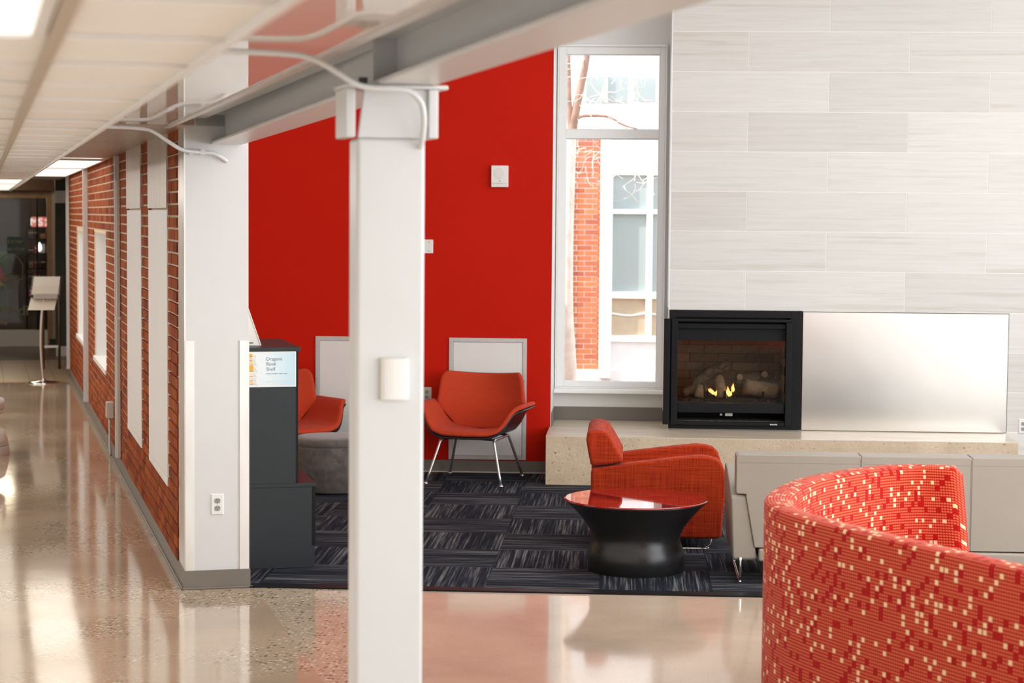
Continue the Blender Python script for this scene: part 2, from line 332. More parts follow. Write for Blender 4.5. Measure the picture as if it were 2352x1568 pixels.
# ------------------------------------------------------------------ mesh helpers
class MB:
    def __init__(s): s.v = []; s.f = []; s.uv = None
    def add(s, vs, fs):
        o = len(s.v); s.v += [tuple(p) for p in vs]; s.f += [tuple(i + o for i in f) for f in fs]; return s
    def box(s, x0, x1, y0, y1, z0, z1):
        return s.add([(x0, y0, z0), (x1, y0, z0), (x1, y1, z0), (x0, y1, z0), (x0, y0, z1), (x1, y0, z1), (x1, y1, z1), (x0, y1, z1)],
                     [(3, 2, 1, 0), (4, 5, 6, 7), (0, 1, 5, 4), (1, 2, 6, 5), (2, 3, 7, 6), (3, 0, 4, 7)])
    def prism(s, poly, a0, a1, axis='y'):
        # polygon given in the plane normal to axis; y: (x,z)  x: (y,z)  z: (x,y)
        def P(q, a): return {'y': (q[0], a, q[1]), 'x': (a, q[0], q[1]), 'z': (q[0], q[1], a)}[axis]
        n = len(poly); vs = [P(q, a0) for q in poly] + [P(q, a1) for q in poly]
        fs = [tuple(range(n)), tuple(range(2 * n - 1, n - 1, -1))] + [(i, i + n, (i + 1) % n + n, (i + 1) % n) for i in range(n)]
        return s.add(vs, fs)
    def lathe(s, prof, n=32, cx=0, cy=0):
        vs = []; fs = []
        for r, z in prof: vs += [(cx + r * cos(2 * pi * i / n), cy + r * sin(2 * pi * i / n), z) for i in range(n)]
        for k in range(len(prof) - 1):
            for i in range(n): fs.append((k * n + i, k * n + (i + 1) % n, (k + 1) * n + (i + 1) % n, (k + 1) * n + i))
        fs.append(tuple(range(n - 1, -1, -1))); m = (len(prof) - 1) * n; fs.append(tuple(range(m, m + n)))
        return s.add(vs, fs)
    def tube(s, pts, r, n=10, closed=False, smooth=0):
        pts = [Vector(p) for p in pts]
        if smooth: pts = catmull(pts, smooth)
        rr = r if isinstance(r, (list, tuple)) else None
        vs = []; fs = []; N = len(pts); ref = None
        for i, p in enumerate(pts):
            t = (pts[(i + 1) % N] - pts[i - 1]) if closed else (pts[min(i + 1, N - 1)] - pts[max(i - 1, 0)])
            t.normalize()
            if ref is None: ref = t.orthogonal().normalized()
            ref = (ref - t * ref.dot(t)).normalized(); b = t.cross(ref)
            q = r if rr is None else lerp(rr[0], rr[1], i / (N - 1))
            vs += [p + ref * (q * cos(2 * pi * k / n)) + b * (q * sin(2 * pi * k / n)) for k in range(n)]
        for i in range(N if closed else N - 1):
            j = (i + 1) % N
            for k in range(n): fs.append((i * n + k, i * n + (k + 1) % n, j * n + (k + 1) % n, j * n + k))
        if not closed: fs.append(tuple(range(n - 1, -1, -1))); fs.append(tuple((N - 1) * n + k for k in range(n)))
        return s.add(vs, fs)
    def grid(s, nu, nv, fn):
        vs = [fn(i / (nu - 1), j / (nv - 1)) for j in range(nv) for i in range(nu)]
        fs = [(j * nu + i, j * nu + i + 1, (j + 1) * nu + i + 1, (j + 1) * nu + i) for j in range(nv - 1) for i in range(nu - 1)]
        return s.add(vs, fs)
    def mesh(s, name, mat, smooth=False, fix=True):
        me = bpy.data.meshes.new(name); me.from_pydata(s.v, [], s.f)
        if fix:
            bm = bmesh.new(); bm.from_mesh(me); bmesh.ops.recalc_face_normals(bm, faces=bm.faces); bm.to_mesh(me); bm.free()
        if mat: me.materials.append(MATS[mat])
        if smooth:
            for p in me.polygons: p.use_smooth = True
        return me
    def build(s, name, mat, parent=None, smooth=False, bevel=0, seg=2, solid=0, sub=0, loc=None, rotz=None, fix=True):
        return put(name, s.mesh(name, mat, smooth, fix), parent, bevel=bevel, seg=seg, solid=solid, sub=sub, loc=loc, rotz=rotz)
def put(name, me, parent=None, bevel=0, seg=2, solid=0, sub=0, loc=None, rotz=None):
    o = bpy.data.objects.new(name, me); COL.objects.link(o)
    if parent: o.parent = parent
    if loc is not None: o.location = loc
    if rotz is not None: o.rotation_euler = (0, 0, rotz)
    if solid:
        m = o.modifiers.new('solid', 'SOLIDIFY'); m.thickness = solid; m.offset = 0
    if bevel:
        m = o.modifiers.new('bevel', 'BEVEL'); m.width = bevel; m.segments = seg; m.limit_method = 'ANGLE'; m.angle_limit = radians(40)
        if me:
            for p in me.polygons: p.use_smooth = True
            m2 = o.modifiers.new('wn', 'WEIGHTED_NORMAL'); m2.keep_sharp = True
    if sub:
        m = o.modifiers.new('sub', 'SUBSURF'); m.levels = sub; m.render_levels = sub
    return o
def catmull(P, k):
    out = []
    for i in range(len(P) - 1):
        a, b, c, d = P[max(i - 1, 0)], P[i], P[i + 1], P[min(i + 2, len(P) - 1)]
        for j in range(k):
            t = j / k
            out.append(0.5 * ((2 * b) + (c - a) * t + (2 * a - 5 * b + 4 * c - d) * t * t + (3 * b - a - 3 * c + d) * t ** 3))
    out.append(P[-1]); return out
def box(name, mat, dims, parent=None, **k): return MB().box(*dims).build(name, mat, parent, **k)
def empty(name, loc=(0, 0, 0), rotz=0):
    o = bpy.data.objects.new(name, None); COL.objects.link(o); o.location = loc; o.rotation_euler = (0, 0, rotz); o.empty_display_size = 0.1; return o
def tag(o, label=None, cat=None, group=None, kind=None):
    if label: o['label'] = label
    if cat: o['category'] = cat
    if group: o['group'] = group
    if kind: o['kind'] = kind
    return o
def struct(o, label=None): return tag(o, label, kind='structure')
def cor(o, u=0, v=0, z=0): o.location = uv(u, v, z); o.rotation_euler = (0, 0, TH); return o
def text(name, body, size, mat, parent, loc, rot, depth=0.0006, align='LEFT', space=1.0):
    c = bpy.data.curves.new(name, 'FONT'); c.body = body; c.size = size; c.extrude = depth; c.align_x = align; c.space_line = space
    t = bpy.data.objects.new('tmp_text', c); COL.objects.link(t)
    bpy.context.view_layer.update()
    me = bpy.data.meshes.new_from_object(t.evaluated_get(bpy.context.evaluated_depsgraph_get()))
    bpy.data.objects.remove(t); me.name = name; me.materials.clear(); me.materials.append(MATS[mat])
    o = put(name, me, parent); o.location = loc; o.rotation_euler = rot; return o

# ================================================================== SETTING
# ---- floor
fl_pts = [uv(-3, -5), Vector((7, -4, 0)), Vector((7, 15.95, 0)), Vector((-3.4, 15.95, 0)), uv(1.376, 24.9), uv(3.2, 24.9), uv(3.2, 36), uv(-3, 36)]
mb = MB(); mb.prism([(p.x, p.y) for p in fl_pts], -0.12, 0.0, 'z')
floor = struct(mb.build('floor', 'concrete_lounge'), 'polished brown concrete floor with glossy reflections')
def floor_patch(name, mat, pts, z=0.0012):
    m = MB(); m.prism([(p.x, p.y) for p in pts], 0.0002, z, 'z'); return m.build(name, mat, floor)
floor_patch('corridor_slab', 'concrete_corridor', [uv(-3, -5), uv(1.405, -4), uv(1.405, 10.55), uv(1.2, 10.6), uv(1.2, 24.0), uv(-3, 24.0)])
floor_patch('aggregate_strip', 'concrete_aggregate', [uv(1.405, 3), uv(2.35, 3), Vector((-1.30, 9.0, 0)), Vector((-1.18, 10.47, 0)), uv(1.405, 10.6)])
# carpet
floor_patch('carpet_edging', 'black_metal', [Vector((-2.06, 10.47, 0)), Vector((5.2, 10.47, 0)), Vector((5.2, 10.565, 0)), Vector((-2.06, 10.565, 0))], 0.009)
T = 0.61
ct = MB(); ct.box(-T / 2 + .0012, T / 2 - .0012, -T / 2 + .0012, T / 2 - .0012, 0, 0.008); ctm = ct.mesh('carpet_tile', 'carpet')
X0, Y0 = -0.76, 10.565
for r in range(8):
    for c in range(-6, 9):
        x = X0 + (c + .5) * T; y = Y0 + (r + .5) * T
        if y > 15.4: continue
        poly = [(x - T / 2 + .0012, y - T / 2 + .0012), (x + T / 2 - .0012, y - T / 2 + .0012), (x + T / 2 - .0012, y + T / 2 - .0012), (x - T / 2 + .0012, y + T / 2 - .0012)]
        side = [Vector((a, b, 0)).dot(CR) - 1.388 for a, b in poly]
        if max(side) < .01: continue
        rz = pi / 2 if (r + c) % 2 == 1 else 0
        if min(side) < 0:
            cl = []
            for i in range(4):
                (a, sa), (b, sb2) = (poly[i], side[i]), (poly[(i + 1) % 4], side[(i + 1) % 4])
                if sa >= 0: cl.append(a)
                if (sa < 0) != (sb2 < 0): q = sa / (sa - sb2); cl.append((lerp(a[0], b[0], q), lerp(a[1], b[1], q)))
            R_ = Matrix.Rotation(-rz, 2); loc = [R_ @ Vector((a - x, b - y)) for a, b in cl]
            m = MB(); m.prism([(v.x, v.y) for v in loc], 0, .008, 'z'); o = m.build('carpet_tile', 'carpet', floor)
        else: o = put('carpet_tile', ctm, floor)
        o.location = (x, y, 0.0005); o.rotation_euler = (0, 0, pi / 2 if (r + c) % 2 == 1 else 0)
# tiled floor beyond the corridor
tl = MB(); tl.box(-.148, .148, -.298, .298, 0, .006); tlm = tl.mesh('floor_tile', 'floor_tile')
for i in range(-6, 8):
    for j in range(6):
        o = put('floor_tile', tlm, floor); o.location = uv(0.1 + i * .3, 24.35 + j * .6, .001); o.rotation_euler = (0, 0, TH)
m = MB(); m.box(-2.5, 3.0, 0, 3.2, 0, .008); cor(m.build('entry_mat', 'dark_floor', floor), 0, 27.7, .001)

# ---- brick wall of the corridor (wall_left), its core and white end
WU = 1.04
WL = empty('wall_left', uv(0, 0), TH); struct(WL, 'orange red brick corridor wall with white end face and tall windows')
zt = 2.46
openings = [(17.46, 19.38, 0.63, 1.82), (20.72, 22.92, 0.63, 1.80)]
core = MB()
def wall_with_holes(mb, x0, x1, y0, y1, z0, z1, holes):
    ys = sorted({y0, y1} | {h[0] for h in holes} | {h[1] for h in holes})
    for a, b in zip(ys, ys[1:]):
        hs = [h for h in holes if h[0] <= a and h[1] >= b]
        if not hs: mb.box(x0, x1, a, b, z0, z1)
        else:
            h = hs[0]; mb.box(x0, x1, a, b, z0, h[2]); mb.box(x0, x1, a, b, h[3], z1)
wall_with_holes(core, WU + .0065, 1.372, 10.9, 24.8, 0, zt, openings)
core.build('mortar_core', 'mortar', WL)
box('end_face', 'endwall_paint', (WU + .004, 1.376, 10.6, 10.9, 0, 2.52), WL)
box('upper_wall', 'white_paint', (WU + .06, 1.376, 10.6, 24.8, 2.46, 4.4), WL)
# bricks
bl, bh, bd = 0.194, 0.0545, 0.012
bm_ = MB(); bm_.box(-.012, bd, -bl / 2, bl / 2, -bh / 2, bh / 2); bme = bm_.mesh('brick', 'brick_red')
hm_ = MB(); hm_.box(-.012, bd, -.045, .045, -bh / 2, bh / 2); hme = hm_.mesh('brick', 'brick_red')
panels = [(11.50, 12.79, 0.43, 2.5), (13.42, 14.70, 0.43, 2.5)]
blocks = panels + openings
field = MB(); cnt = 0; cand = []
for r in range(36):
    z = 0.0677 * (r + .5) + 0.02
    if z > 2.44: continue
    off = 0.1015 if r % 2 else 0.0
    segs = [(10.925, 24.78)]
    for (a, b, z0, z1) in blocks:
        if z + .03 > z0 and z - .03 < z1:
            ns = []
            for (p, q) in segs:
                if a > p and b < q: ns += [(p, a - .004), (b + .004, q)]
                else: ns.append((p, q))
            segs = ns
    for p, q in segs:
        k0 = math.floor((p - off) / 0.203) - 1
        y = k0 * 0.203 + off
        while y < q:
            a, b = max(y + .0045, p), min(y + .1985, q)
            if b - a > 0.035: cand.append((a, b, z))
            y += 0.203
cand = [c for c in cand if c[2] > 0.06]
cand.sort(key=lambda c: c[0])
for a, b, z in cand:
    full = abs((b - a) - bl) < .004
    if cnt < 300:
        if full: o = put('brick', bme, WL)
        else:
            o = put('brick', hme, WL); o.scale = (1, (b - a) / .09, 1)
        o.location = (WU + .003 + random.uniform(-.0012, .0012), (a + b) / 2, z); cnt += 1
    else:
        j = random.uniform(-.0012, .0012)
        field.box(WU + .003 - .003 + j, WU + .014, a, b, z - bh / 2, z + bh / 2)
tag(field.build('brick_field', 'brick_red', WL), kind='stuff')
# the two near white panels
for (a, b, z0, z1) in panels:
    p = box('white_panel', 'white_paint', (WU - .014, WU + .02, a - .004, b + .004, z0 + .05, 2.02), WL, bevel=.002)
    box('panel_sill', 'white_paint', (WU - .015, WU + .02, a - .004, b + .004, z0 + .002, z0 + .046), WL, bevel=.002)
    box('metal_head_panel', 'satin_panel', (WU - .018, WU + .02, a - .004, b + .004, 2.03, 2.47), WL, bevel=.002)
# deep windows
for i, (a, b, z0, z1) in enumerate(openings):
    W = empty('window_%d' % (i + 2), uv(WU, a), TH); struct(W, ['tall narrow window recess in brick wall beside middle white conduit', 'tall narrow window recess in brick wall nearest the corridor end'][i])
    d = b - a
    box('reveal', 'white_paint', (.02, .30, d - .012, d + .03, z0, z1), W); box('reveal', 'white_paint', (.02, .30, -.03, .012, z0, z1), W)
    box('sill', 'white_paint', (-.01, .30, 0.0, d, z0 - .03, z0 + .012), W); box('head', 'white_paint', (.02, .30, 0, d, z1 - .012, z1 + .03), W)
    f = box('sash', 'white_frame', (.255, .29, .012, .07, z0 + .012, z1 - .012), W); box('sash', 'white_frame', (.255, .29, d - .07, d - .012, z0 + .012, z1 - .012), W)
    box('pane', 'glass', (.270, .274, .07, d - .07, z0 + .012, z1 - .012), W)
# end trim strip, corner guards
box('corner_strip', 'corner_steel', (WU - .004, WU + .004, 10.6, 10.92, .10, 2.5), WL)
box('corner_guard', 'corner_steel', (WU + .0, WU + .048, 10.594, 10.6, .10, 1.327), WL)
box('corner_guard', 'corner_steel', (1.328, 1.379, 10.594, 10.6, .10, 1.327), WL)
bb = MB(); bb.prism([(WU - .012, 10.585), (1.384, 10.585), (1.384, 10.60), (WU + .002, 10.60), (WU + .002, 24.8), (WU - .012, 24.8)], 0.001, .10, 'z')
bs = struct(bb.build('baseboard_left', 'rubber_base'), 'grey rubber base along brick wall and white wall end'); cor(bs)
mb = MB(); mb.box(WU - .024, 1.396, 10.573, 10.586, .001, .012); mb.box(WU - .024, WU - .011, 10.573, 24.8, .001, .012); mb.build('base_toe', 'rubber_base', bs, bevel=.004)

# ---- red wall, lounge shell
rw = struct(box('wall_back', 'red_wall', (-3.9, -0.602, 15.37, 15.9, 0, 4.3)), 'bright red painted lounge wall')
box('return_jamb', 'white_paint', (-0.604, -0.600, 15.368, 15.93, .372, 4.3), rw)
bsr = struct(MB().box(-3.9, -.612, 15.355, 15.37, .0085, .10).build('baseboard_back', 'rubber_base'), 'dark grey rubber base under the red wall')
box('base_toe', 'ivory_plastic', (-3.9, -.612, 15.340, 15.357, .0085, .016), bsr)
ww = MB(); ww.box(-.602, .32, 15.93, 16.1, 0, .63); ww.box(-.602, .32, 15.93, 16.1, 3.365, 4.3); ww.box(-.66, -.594, 15.93, 16.1, .63, 3.365); ww.box(.275, .34, 15.93, 16.1, .63, 3.365)
ww = struct(ww.build('wall_window_recess', 'white_paint'), 'white recessed wall around the tall lounge window')
box('recess_base', 'rubber_base', (-.598, .298, 15.915, 15.93, .374, .478), ww)
box('recess_base', 'rubber_base', (-.600, -.592, 15.37, 15.93, .374, .478), ww)
W1 = empty('window_1', (0, 15.93, 0)); struct(W1, 'tall white framed lounge window with a small upper pane')
def frame(name, x0, x1, z0, z1, t, y0, y1, par, mat='white_frame'):
    m = MB(); m.box(x0, x0 + t[0], y0, y1, z0, z1); m.box(x1 - t[1], x1, y0, y1, z0, z1); m.box(x0 + t[0], x1 - t[1], y0, y1, z0, z0 + t[2]); m.box(x0 + t[0], x1 - t[1], y0, y1, z1 - t[3], z1)
    return m.build(name, mat, par, bevel=.003)
frame('casing', -.594, .276, .628, 3.365, (.012, .012, .01, .02), -.03, .06, W1)
frame('window_frame', -.582, .264, .638, 3.345, (.058, .046, .04, .058), 0.0, .07, W1)
box('transom', 'white_frame', (-.524, .218, 0.0, .07, 2.622, 2.690), W1, bevel=.003)
frame('glazing_bead', -.526, .219, 2.69, 3.288, (.008, .008, .008, .008), .03, .05, W1)
frame('glazing_bead', -.526, .219, .676, 2.622, (.008, .008, .008, .008), .03, .05, W1)
box('pane', 'glass', (-.524, .218, .045, .049, 2.69, 3.287), W1); box('pane', 'glass', (-.524, .218, .045, .049, .678, 2.622), W1)
box('window_sill', 'white_frame', (-.599, .285, -.14, .06, .596, .628), W1, bevel=.006)

# fireplace chase, tiled
fwall = MB()
fwall.box(.304, 7.0, 15.3505, 15.93, 1.292, 4.3); fwall.box(1.322, 7.0, 15.3505, 15.93, 0, 1.292); fwall.box(.304, 1.322, 15.3505, 15.93, 0, .374); fwall.box(.304, 1.322, 15.89, 15.93, .374, 1.292); fwall.box(.304, .312, 15.40, 15.93, .374, 1.292)
fwl = struct(fwall.build('wall_fireplace', 'grout'), 'pale striated limestone tile wall around the fireplace')
box('edge_strip', 'white_frame', (.298, .3045, 15.347, 15.93, 1.292, 4.3), fwl)
TLn, TH_ = 1.2095, .3032
tileme = {}
def tile(x0, x1, z0, z1):
    key = (round(x1 - x0, 3), round(z1 - z0, 3))
    if key not in tileme:
        a, b = (x1 - x0) / 2 - .0026, (z1 - z0) / 2 - .0026
        tileme[key] = MB().box(-a, a, 0, .011, -b, b).mesh('wall_tile', 'tile')
    o = put('wall_tile', tileme[key], fwl, bevel=.0008, seg=1); o.location = ((x0 + x1) / 2, 15.348, (z0 + z1) / 2)
for r in range(-5, 9):
    z0 = 1.292 + r * TH_; z1 = z0 + TH_
    if z1 < .02: continue
    z0 = max(z0, 0.0)
    j0 = .886 if r % 2 == 0 else 1.4955
    xs = [.3055] + [j0 + k * TLn for k in range(0, 6)]
    for a, b in zip(xs, xs[1:]):
        if a > 5.2: continue
        if z0 < 1.29:
            if b <= 2.886: continue
            a = max(a, 2.886)
        tile(a, b, z0, z1)
# hearth
hz = .372
hb = MB(); hb.box(-.612, 2.856, 14.712, 15.346, 0.001, hz - .006)
he = tag(hb.build('hearth', 'hearth_side', bevel=.004), 'long raised concrete hearth with pitted sides under the fireplace', 'hearth')
ht = MB(); ht.prism([(-.612, 14.712), (2.856, 14.712), (2.856, 15.346), (-.612, 15.346)], hz - .006, hz, 'z')
ht.build('hearth_top', 'hearth_top', he)
box('ledge_top', 'hearth_top', (-.602, .304, 15.347, 15.93, 0.001, hz), ww)
# stainless panel
sp = tag(box('steel_panel', 'steel_panel', (1.325, 2.880, 15.334, 15.3490, .376, 1.284), bevel=.004), 'wide brushed stainless steel panel right of the fireplace', 'panel')
box('shadow_gap', 'dark_slot', (1.321, 2.8845, 15.3455, 15.3495, .374, 1.2885), sp)

# other shell walls (out of frame)
struct(box('ceiling_lounge', 'white_paint', (-9.0, 7.0, -4.2, 16.1, 4.3, 4.4)), 'white lounge ceiling')
def window_wall(name, horizontal, at, a0, a1, label):
    m = MB(); n = 6; st = (a1 - a0) / n
    def bx(p, q, z0, z1, t0=0, t1=.15):
        if horizontal: m.box(p, q, at + t0, at + t1, z0, z1)
        else: m.box(at + t0, at + t1, p, q, z0, z1)
    bx(a0, a1, 0, .35); bx(a0, a1, 4.0, 4.3)
    for i in range(n + 1): bx(a0 + i * st - .06, a0 + i * st + .06, .35, 4.0)
    return struct(m.build(name, 'white_paint'), label)
window_wall('wall_right', False, 6.85, -4.0, 15.4, 'window wall on the right of the lounge')
window_wall('wall_rear', True, -4.15, -1.0, 7.0, 'window wall behind the lounge')
m = MB(); m.box(-1.9, -1.75, -5, 36, 0, 3); cor(struct(m.build('wall_corridor', 'white_paint'), 'plain corridor wall on the left'))
m = MB(); m.box(-1.9, 1.2, -4.7, -4.6, 0, 3); cor(struct(m.build('wall_sky_blocker', 'white_paint'), 'unseen wall added behind the camera to block sky light'))  # added unseen wall, keeps sky light out of the open corridor
m = MB(); m.box(-1.9, 1.25, -4.7, 34, 2.78, 2.88); cor(struct(m.build('deck_sky_blocker', 'white_paint'), 'unseen deck added above the corridor ceiling to block sky light'))  # added unseen cover, stops sky light leaking in above the soffit

# ---- beam, column
BA = radians(1.15)                        # the beam line drifts slightly from the wall line
beam = empty('beam', uv(1.24, 5.5, 2.365), TH - BA); struct(beam, 'white painted steel beam running over the column to the wall end')
def bl_box(name, x0, x1, z0, z1, y0=-9.0, y1=5.25, mat='white_steel', bev=.003): return box(name, mat, (x0, x1, y0, y1, z0, z1), beam, bevel=bev)
bl_box('bottom_flange', -.165, .0, .0, .014); bl_box('web', -.092, -.078, .014, .26); bl_box('top_flange', -.165, .0, .26, .274)
for k in (1,): box('stiffener', 'white_steel', (-.16, -.09, -2.5 + 2.6 * k, -2.488 + 2.6 * k, .014, .26), beam)
m = MB(); m.box(1.19, 1.30, -5, 10.6, 2.64, 4.4); cor(struct(m.build('wall_bulkhead', 'white_paint'), 'white bulkhead wall above the beam'))
CV = 5.5
column = empty('column', uv(1.114, CV, 0), TH); struct(column, 'square white steel column standing in front of the lounge')
box('shaft', 'white_steel', (-.098, .098, 0, .12, 0, 2.215), column, bevel=.012, seg=3)
box('base_plate', 'white_steel', (-.14, .14, -.03, .17, .0005, .015), column)
for s in (-1, 1): box('bracket_cheek', 'white_steel', (s * .118 - .014, s * .118 + .014, -.012, .15, 2.215, 2.352), column, bevel=.004)
mb = MB(); mb.prism([(-.094, 2.215), (.104, 2.215), (.104, 2.352), (-.076, 2.352)], 0.004, .02, 'y'); mb.build('bracket_web', 'white_steel', column, bevel=.003)
box('cap_plate', 'white_steel', (-.135, .16, -.016, .16, 2.352, 2.364), column, bevel=.004)
box('clip_gap', 'dark_slot', (-.092, -.07, -.012, .01, 2.3645, 2.382), column)
# box on the column
sb = cor(tag(empty('wall_sensor'), 'small white curved sensor box on the front column', 'sensor'), 1.122, CV)
mb = MB(); n = 10; pr = [(lerp(-.037, .040, i / n), -.012 - .016 * sqrt(max(0, 1 - (abs(i / n - .62) / .62) ** 2.5))) for i in range(n + 1)]
mb.prism([(-.037, -.001)] + pr + [(.040, -.001)], 1.482, 1.598, 'z'); mb.build('cover', 'white_plastic', sb)
box('back_plate', 'ivory_plastic', (-.041, .036, -.004, 0, 1.480, 1.599), sb)

# ---- corridor ceiling
CZ = 2.28
ceil = empty('ceiling', uv(0, 0, CZ), TH); struct(ceil, 'suspended white tile ceiling over the corridor')
GU = [-1.75, -1.10, -0.49, 0.118, 0.392]
for i in range(4):
    a, b = GU[i] + .012, GU[i + 1] - (.012 if i < 3 else 0)
    tm = MB().box(a, b, .004, .604, .004, .022).mesh('ceiling_tile', 'ceiling_tile_white')
    for k in range(47):
        v = -0.35 + k * .61
        if i == 2 and (5 <= k < 6 or 29 <= k < 44 and False): continue
        if i == 2 and k in (4, 5): continue
        if i in (2, 3) and 29 <= k <= 43: continue
        if v < .3: continue
        o = put('ceiling_tile', tm, ceil); o.location = (0, v, random.uniform(0, .003))
for k, g in enumerate(GU[1:4]):
    box('grid_rail', 'grid_beige', (g - .013, g + .013, .3, 28.3, -.004, .006), ceil)
cm = MB().box(-1.75, GU[4], -.003, .003, .001, .006).mesh('cross_rail', 'ceiling_tile_white')
for k in range(47):
    v = -0.35 + k * .61
    if v > .3: o = put('cross_rail', cm, ceil); o.location = (0, v + .002, 0)
box('ceiling_edge', 'white_paint', (GU[4] - .002, GU[4] + .012, .3, 28.3, -.004, .16), ceil)
box('backing', 'white_paint', (-1.75, GU[4], -5, 28.3, .05, .07), ceil)
box('lobby_ceiling', 'dark_wood', (-1.75, 3.3, 28.3, 34, .40, .45), ceil); box('lobby_ceiling', 'white_paint', (1.0, 3.3, 24.8, 28.3, .40, .45), ceil)  # white piece added out of view, closes a gap to the sky
def ceiling_light(u0, u1, v0, v1, z, label, mat='light_panel', group='corridor ceiling lights'):
    L = cor(empty('ceiling_light'), (u0 + u1) / 2, (v0 + v1) / 2, z); tag(L, label, 'light', group)
    a, b = (u1 - u0) / 2, (v1 - v0) / 2
    m = MB(); m.box(-a, a, -b, -b + .02, -.008, .012); m.box(-a, a, b - .02, b, -.008, .012); m.box(-a, -a + .02, -b + .02, b - .02, -.008, .012); m.box(a - .02, a, -b + .02, b - .02, -.008, .012)
    m.build('frame', 'white_paint', L); box('diffuser', mat, (-a + .02, a - .02, -b + .02, b - .02, -.002, .008), L)
ceiling_light(-.485, .10, 2.10, 3.29, CZ + .004, 'bright ceiling light panel cut off at the top left corner')
ceiling_light(-.485, .37, 17.5, 20.4, CZ + .004, 'nearer lit ceiling panel at the far end of tile ceiling')
ceiling_light(-.485, .37, 20.6, 26.4, CZ + .004, 'farther lit ceiling panel at the far end of tile ceiling')
# soffit between tile ceiling and wall
SZ = 2.45
sf = empty('ceiling_soffit', uv(0, 0, SZ), TH); struct(sf, 'glossy white soffit beside the beam turning to streaked brown plaster')
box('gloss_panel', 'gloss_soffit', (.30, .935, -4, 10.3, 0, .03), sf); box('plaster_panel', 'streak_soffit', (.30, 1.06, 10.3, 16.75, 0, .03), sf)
box('plaster_panel', 'white_paint', (.30, 1.06, 16.75, 28.3, 0.0, .03), sf)
box('angle_trim', 'aluminium', (.935, .965, -4, 10.6, -.006, .03), sf); box('cover_strip', 'white_steel', (.955, 1.15, -4, 10.6, .05, .07), sf)
box('trim_bead', 'white_paint', (.39, .42, 3, 10.3, -.004, .0), sf)
ceiling_light(.46, 1.0, 16.9, 19.8, SZ - .014, 'lit soffit panel over the near deep brick wall window', 'soffit_light', 'soffit lights')
ceiling_light(.46, 1.0, 20.1, 24.4, SZ - .014, 'lit soffit panel closest to the corridor end', 'soffit_light', 'soffit lights')

# ---- conduits
def P3(u, v, z): return uv(u, v, z)
c1 = MB(); c1.tube([P3(.41, 5.33, 2.43), P3(.60, 5.35, 2.432), P3(.80, 5.37, 2.430), P3(.87, 5.38, 2.420), P3(.935, 5.39, 2.390), P3(.99, 5.40, 2.358), P3(1.04, 5.41, 2.348), P3(1.10, 5.42, 2.348), P3(1.15, 5.43, 2.342), P3(1.185, 5.44, 2.312), P3(1.196, 5.45, 2.27), P3(1.197, 5.468, 2.22), P3(1.195, 5.49, 2.19)], .0085, 10, smooth=5)
tag(c1.build('conduit', 'white_steel', smooth=True), 'white bent conduit running across soffit onto the front column', 'conduit')
c2 = MB(); c2.tube([P3(.41, 10.2, 2.43), P3(.66, 10.25, 2.432), P3(.80, 10.3, 2.428), P3(.86, 10.35, 2.415), P3(.95, 10.45, 2.365), P3(1.02, 10.52, 2.332), P3(1.10, 10.55, 2.322), P3(1.18, 10.56, 2.318), P3(1.225, 10.57, 2.30), P3(1.262, 10.592, 2.275)], .0105, 10, smooth=5)
cc2 = tag(c2.build('conduit', 'white_steel', smooth=True), 'white bent conduit running from soffit onto the white wall end', 'conduit')
for v in (-.03, .03):
    box('clip', 'aluminium', (-.012, .012, -.02, .012, -.012, .016), cc2).matrix_local = Matrix.Translation(uv(1.10 + v, 10.565, 2.32)) @ Matrix.Rotation(TH, 4, 'Z')
def vbar(v, label, z1=2.44, w=.03, d=.038, z0=.10):
    o = empty('wall_conduit', uv(WU, v), TH); tag(o, label, 'conduit'); return o
o = vbar(15.65, 'white vertical conduit with square pipe near the small junction box')
box('cover', 'white_steel', (-.040, 0, .03, .07, .10, 2.44), o, bevel=.003); box('pipe', 'ivory_plastic', (-.030, -.002, -.03, .02, .10, 2.25), o, bevel=.003); box('pipe_clip', 'white_plastic', (-.036, 0, -.034, .024, 1.18, 1.20), o)
o = vbar(20.4, 'white vertical conduit between the two deep brick wall windows'); box('cover', 'white_steel', (-.05, 0, 0, .05, .10, 2.44), o, bevel=.003); box('foot', 'white_steel', (-.054, 0, -.004, .054, .10, .13), o)
o = vbar(24.75, 'white vertical conduit at the far end of the brick wall'); box('cover', 'white_steel', (-.038, 0, 0, .05, .10, 2.44), o, bevel=.003); box('foot', 'white_steel', (-.042, 0, -.004, .054, .10, .13), o)
jb = empty('junction_box', uv(WU, 16.55), TH); tag(jb, 'small beige junction box low on the brick wall with a thin pipe', 'junction box')
box('box', 'ivory_plastic', (-.055, 0, -.06, .06, .325, .455), jb, bevel=.004); box('lid', 'ivory_plastic', (-.059, -.055, -.055, .055, .33, .45), jb)
MB().tube([(-.03, 0, .33), (-.03, 0, .10), (-.026, 0, .03), (-.02, 0.05, .005)], .01, 8, smooth=3).build('pipe', 'ivory_plastic', jb, smooth=True)

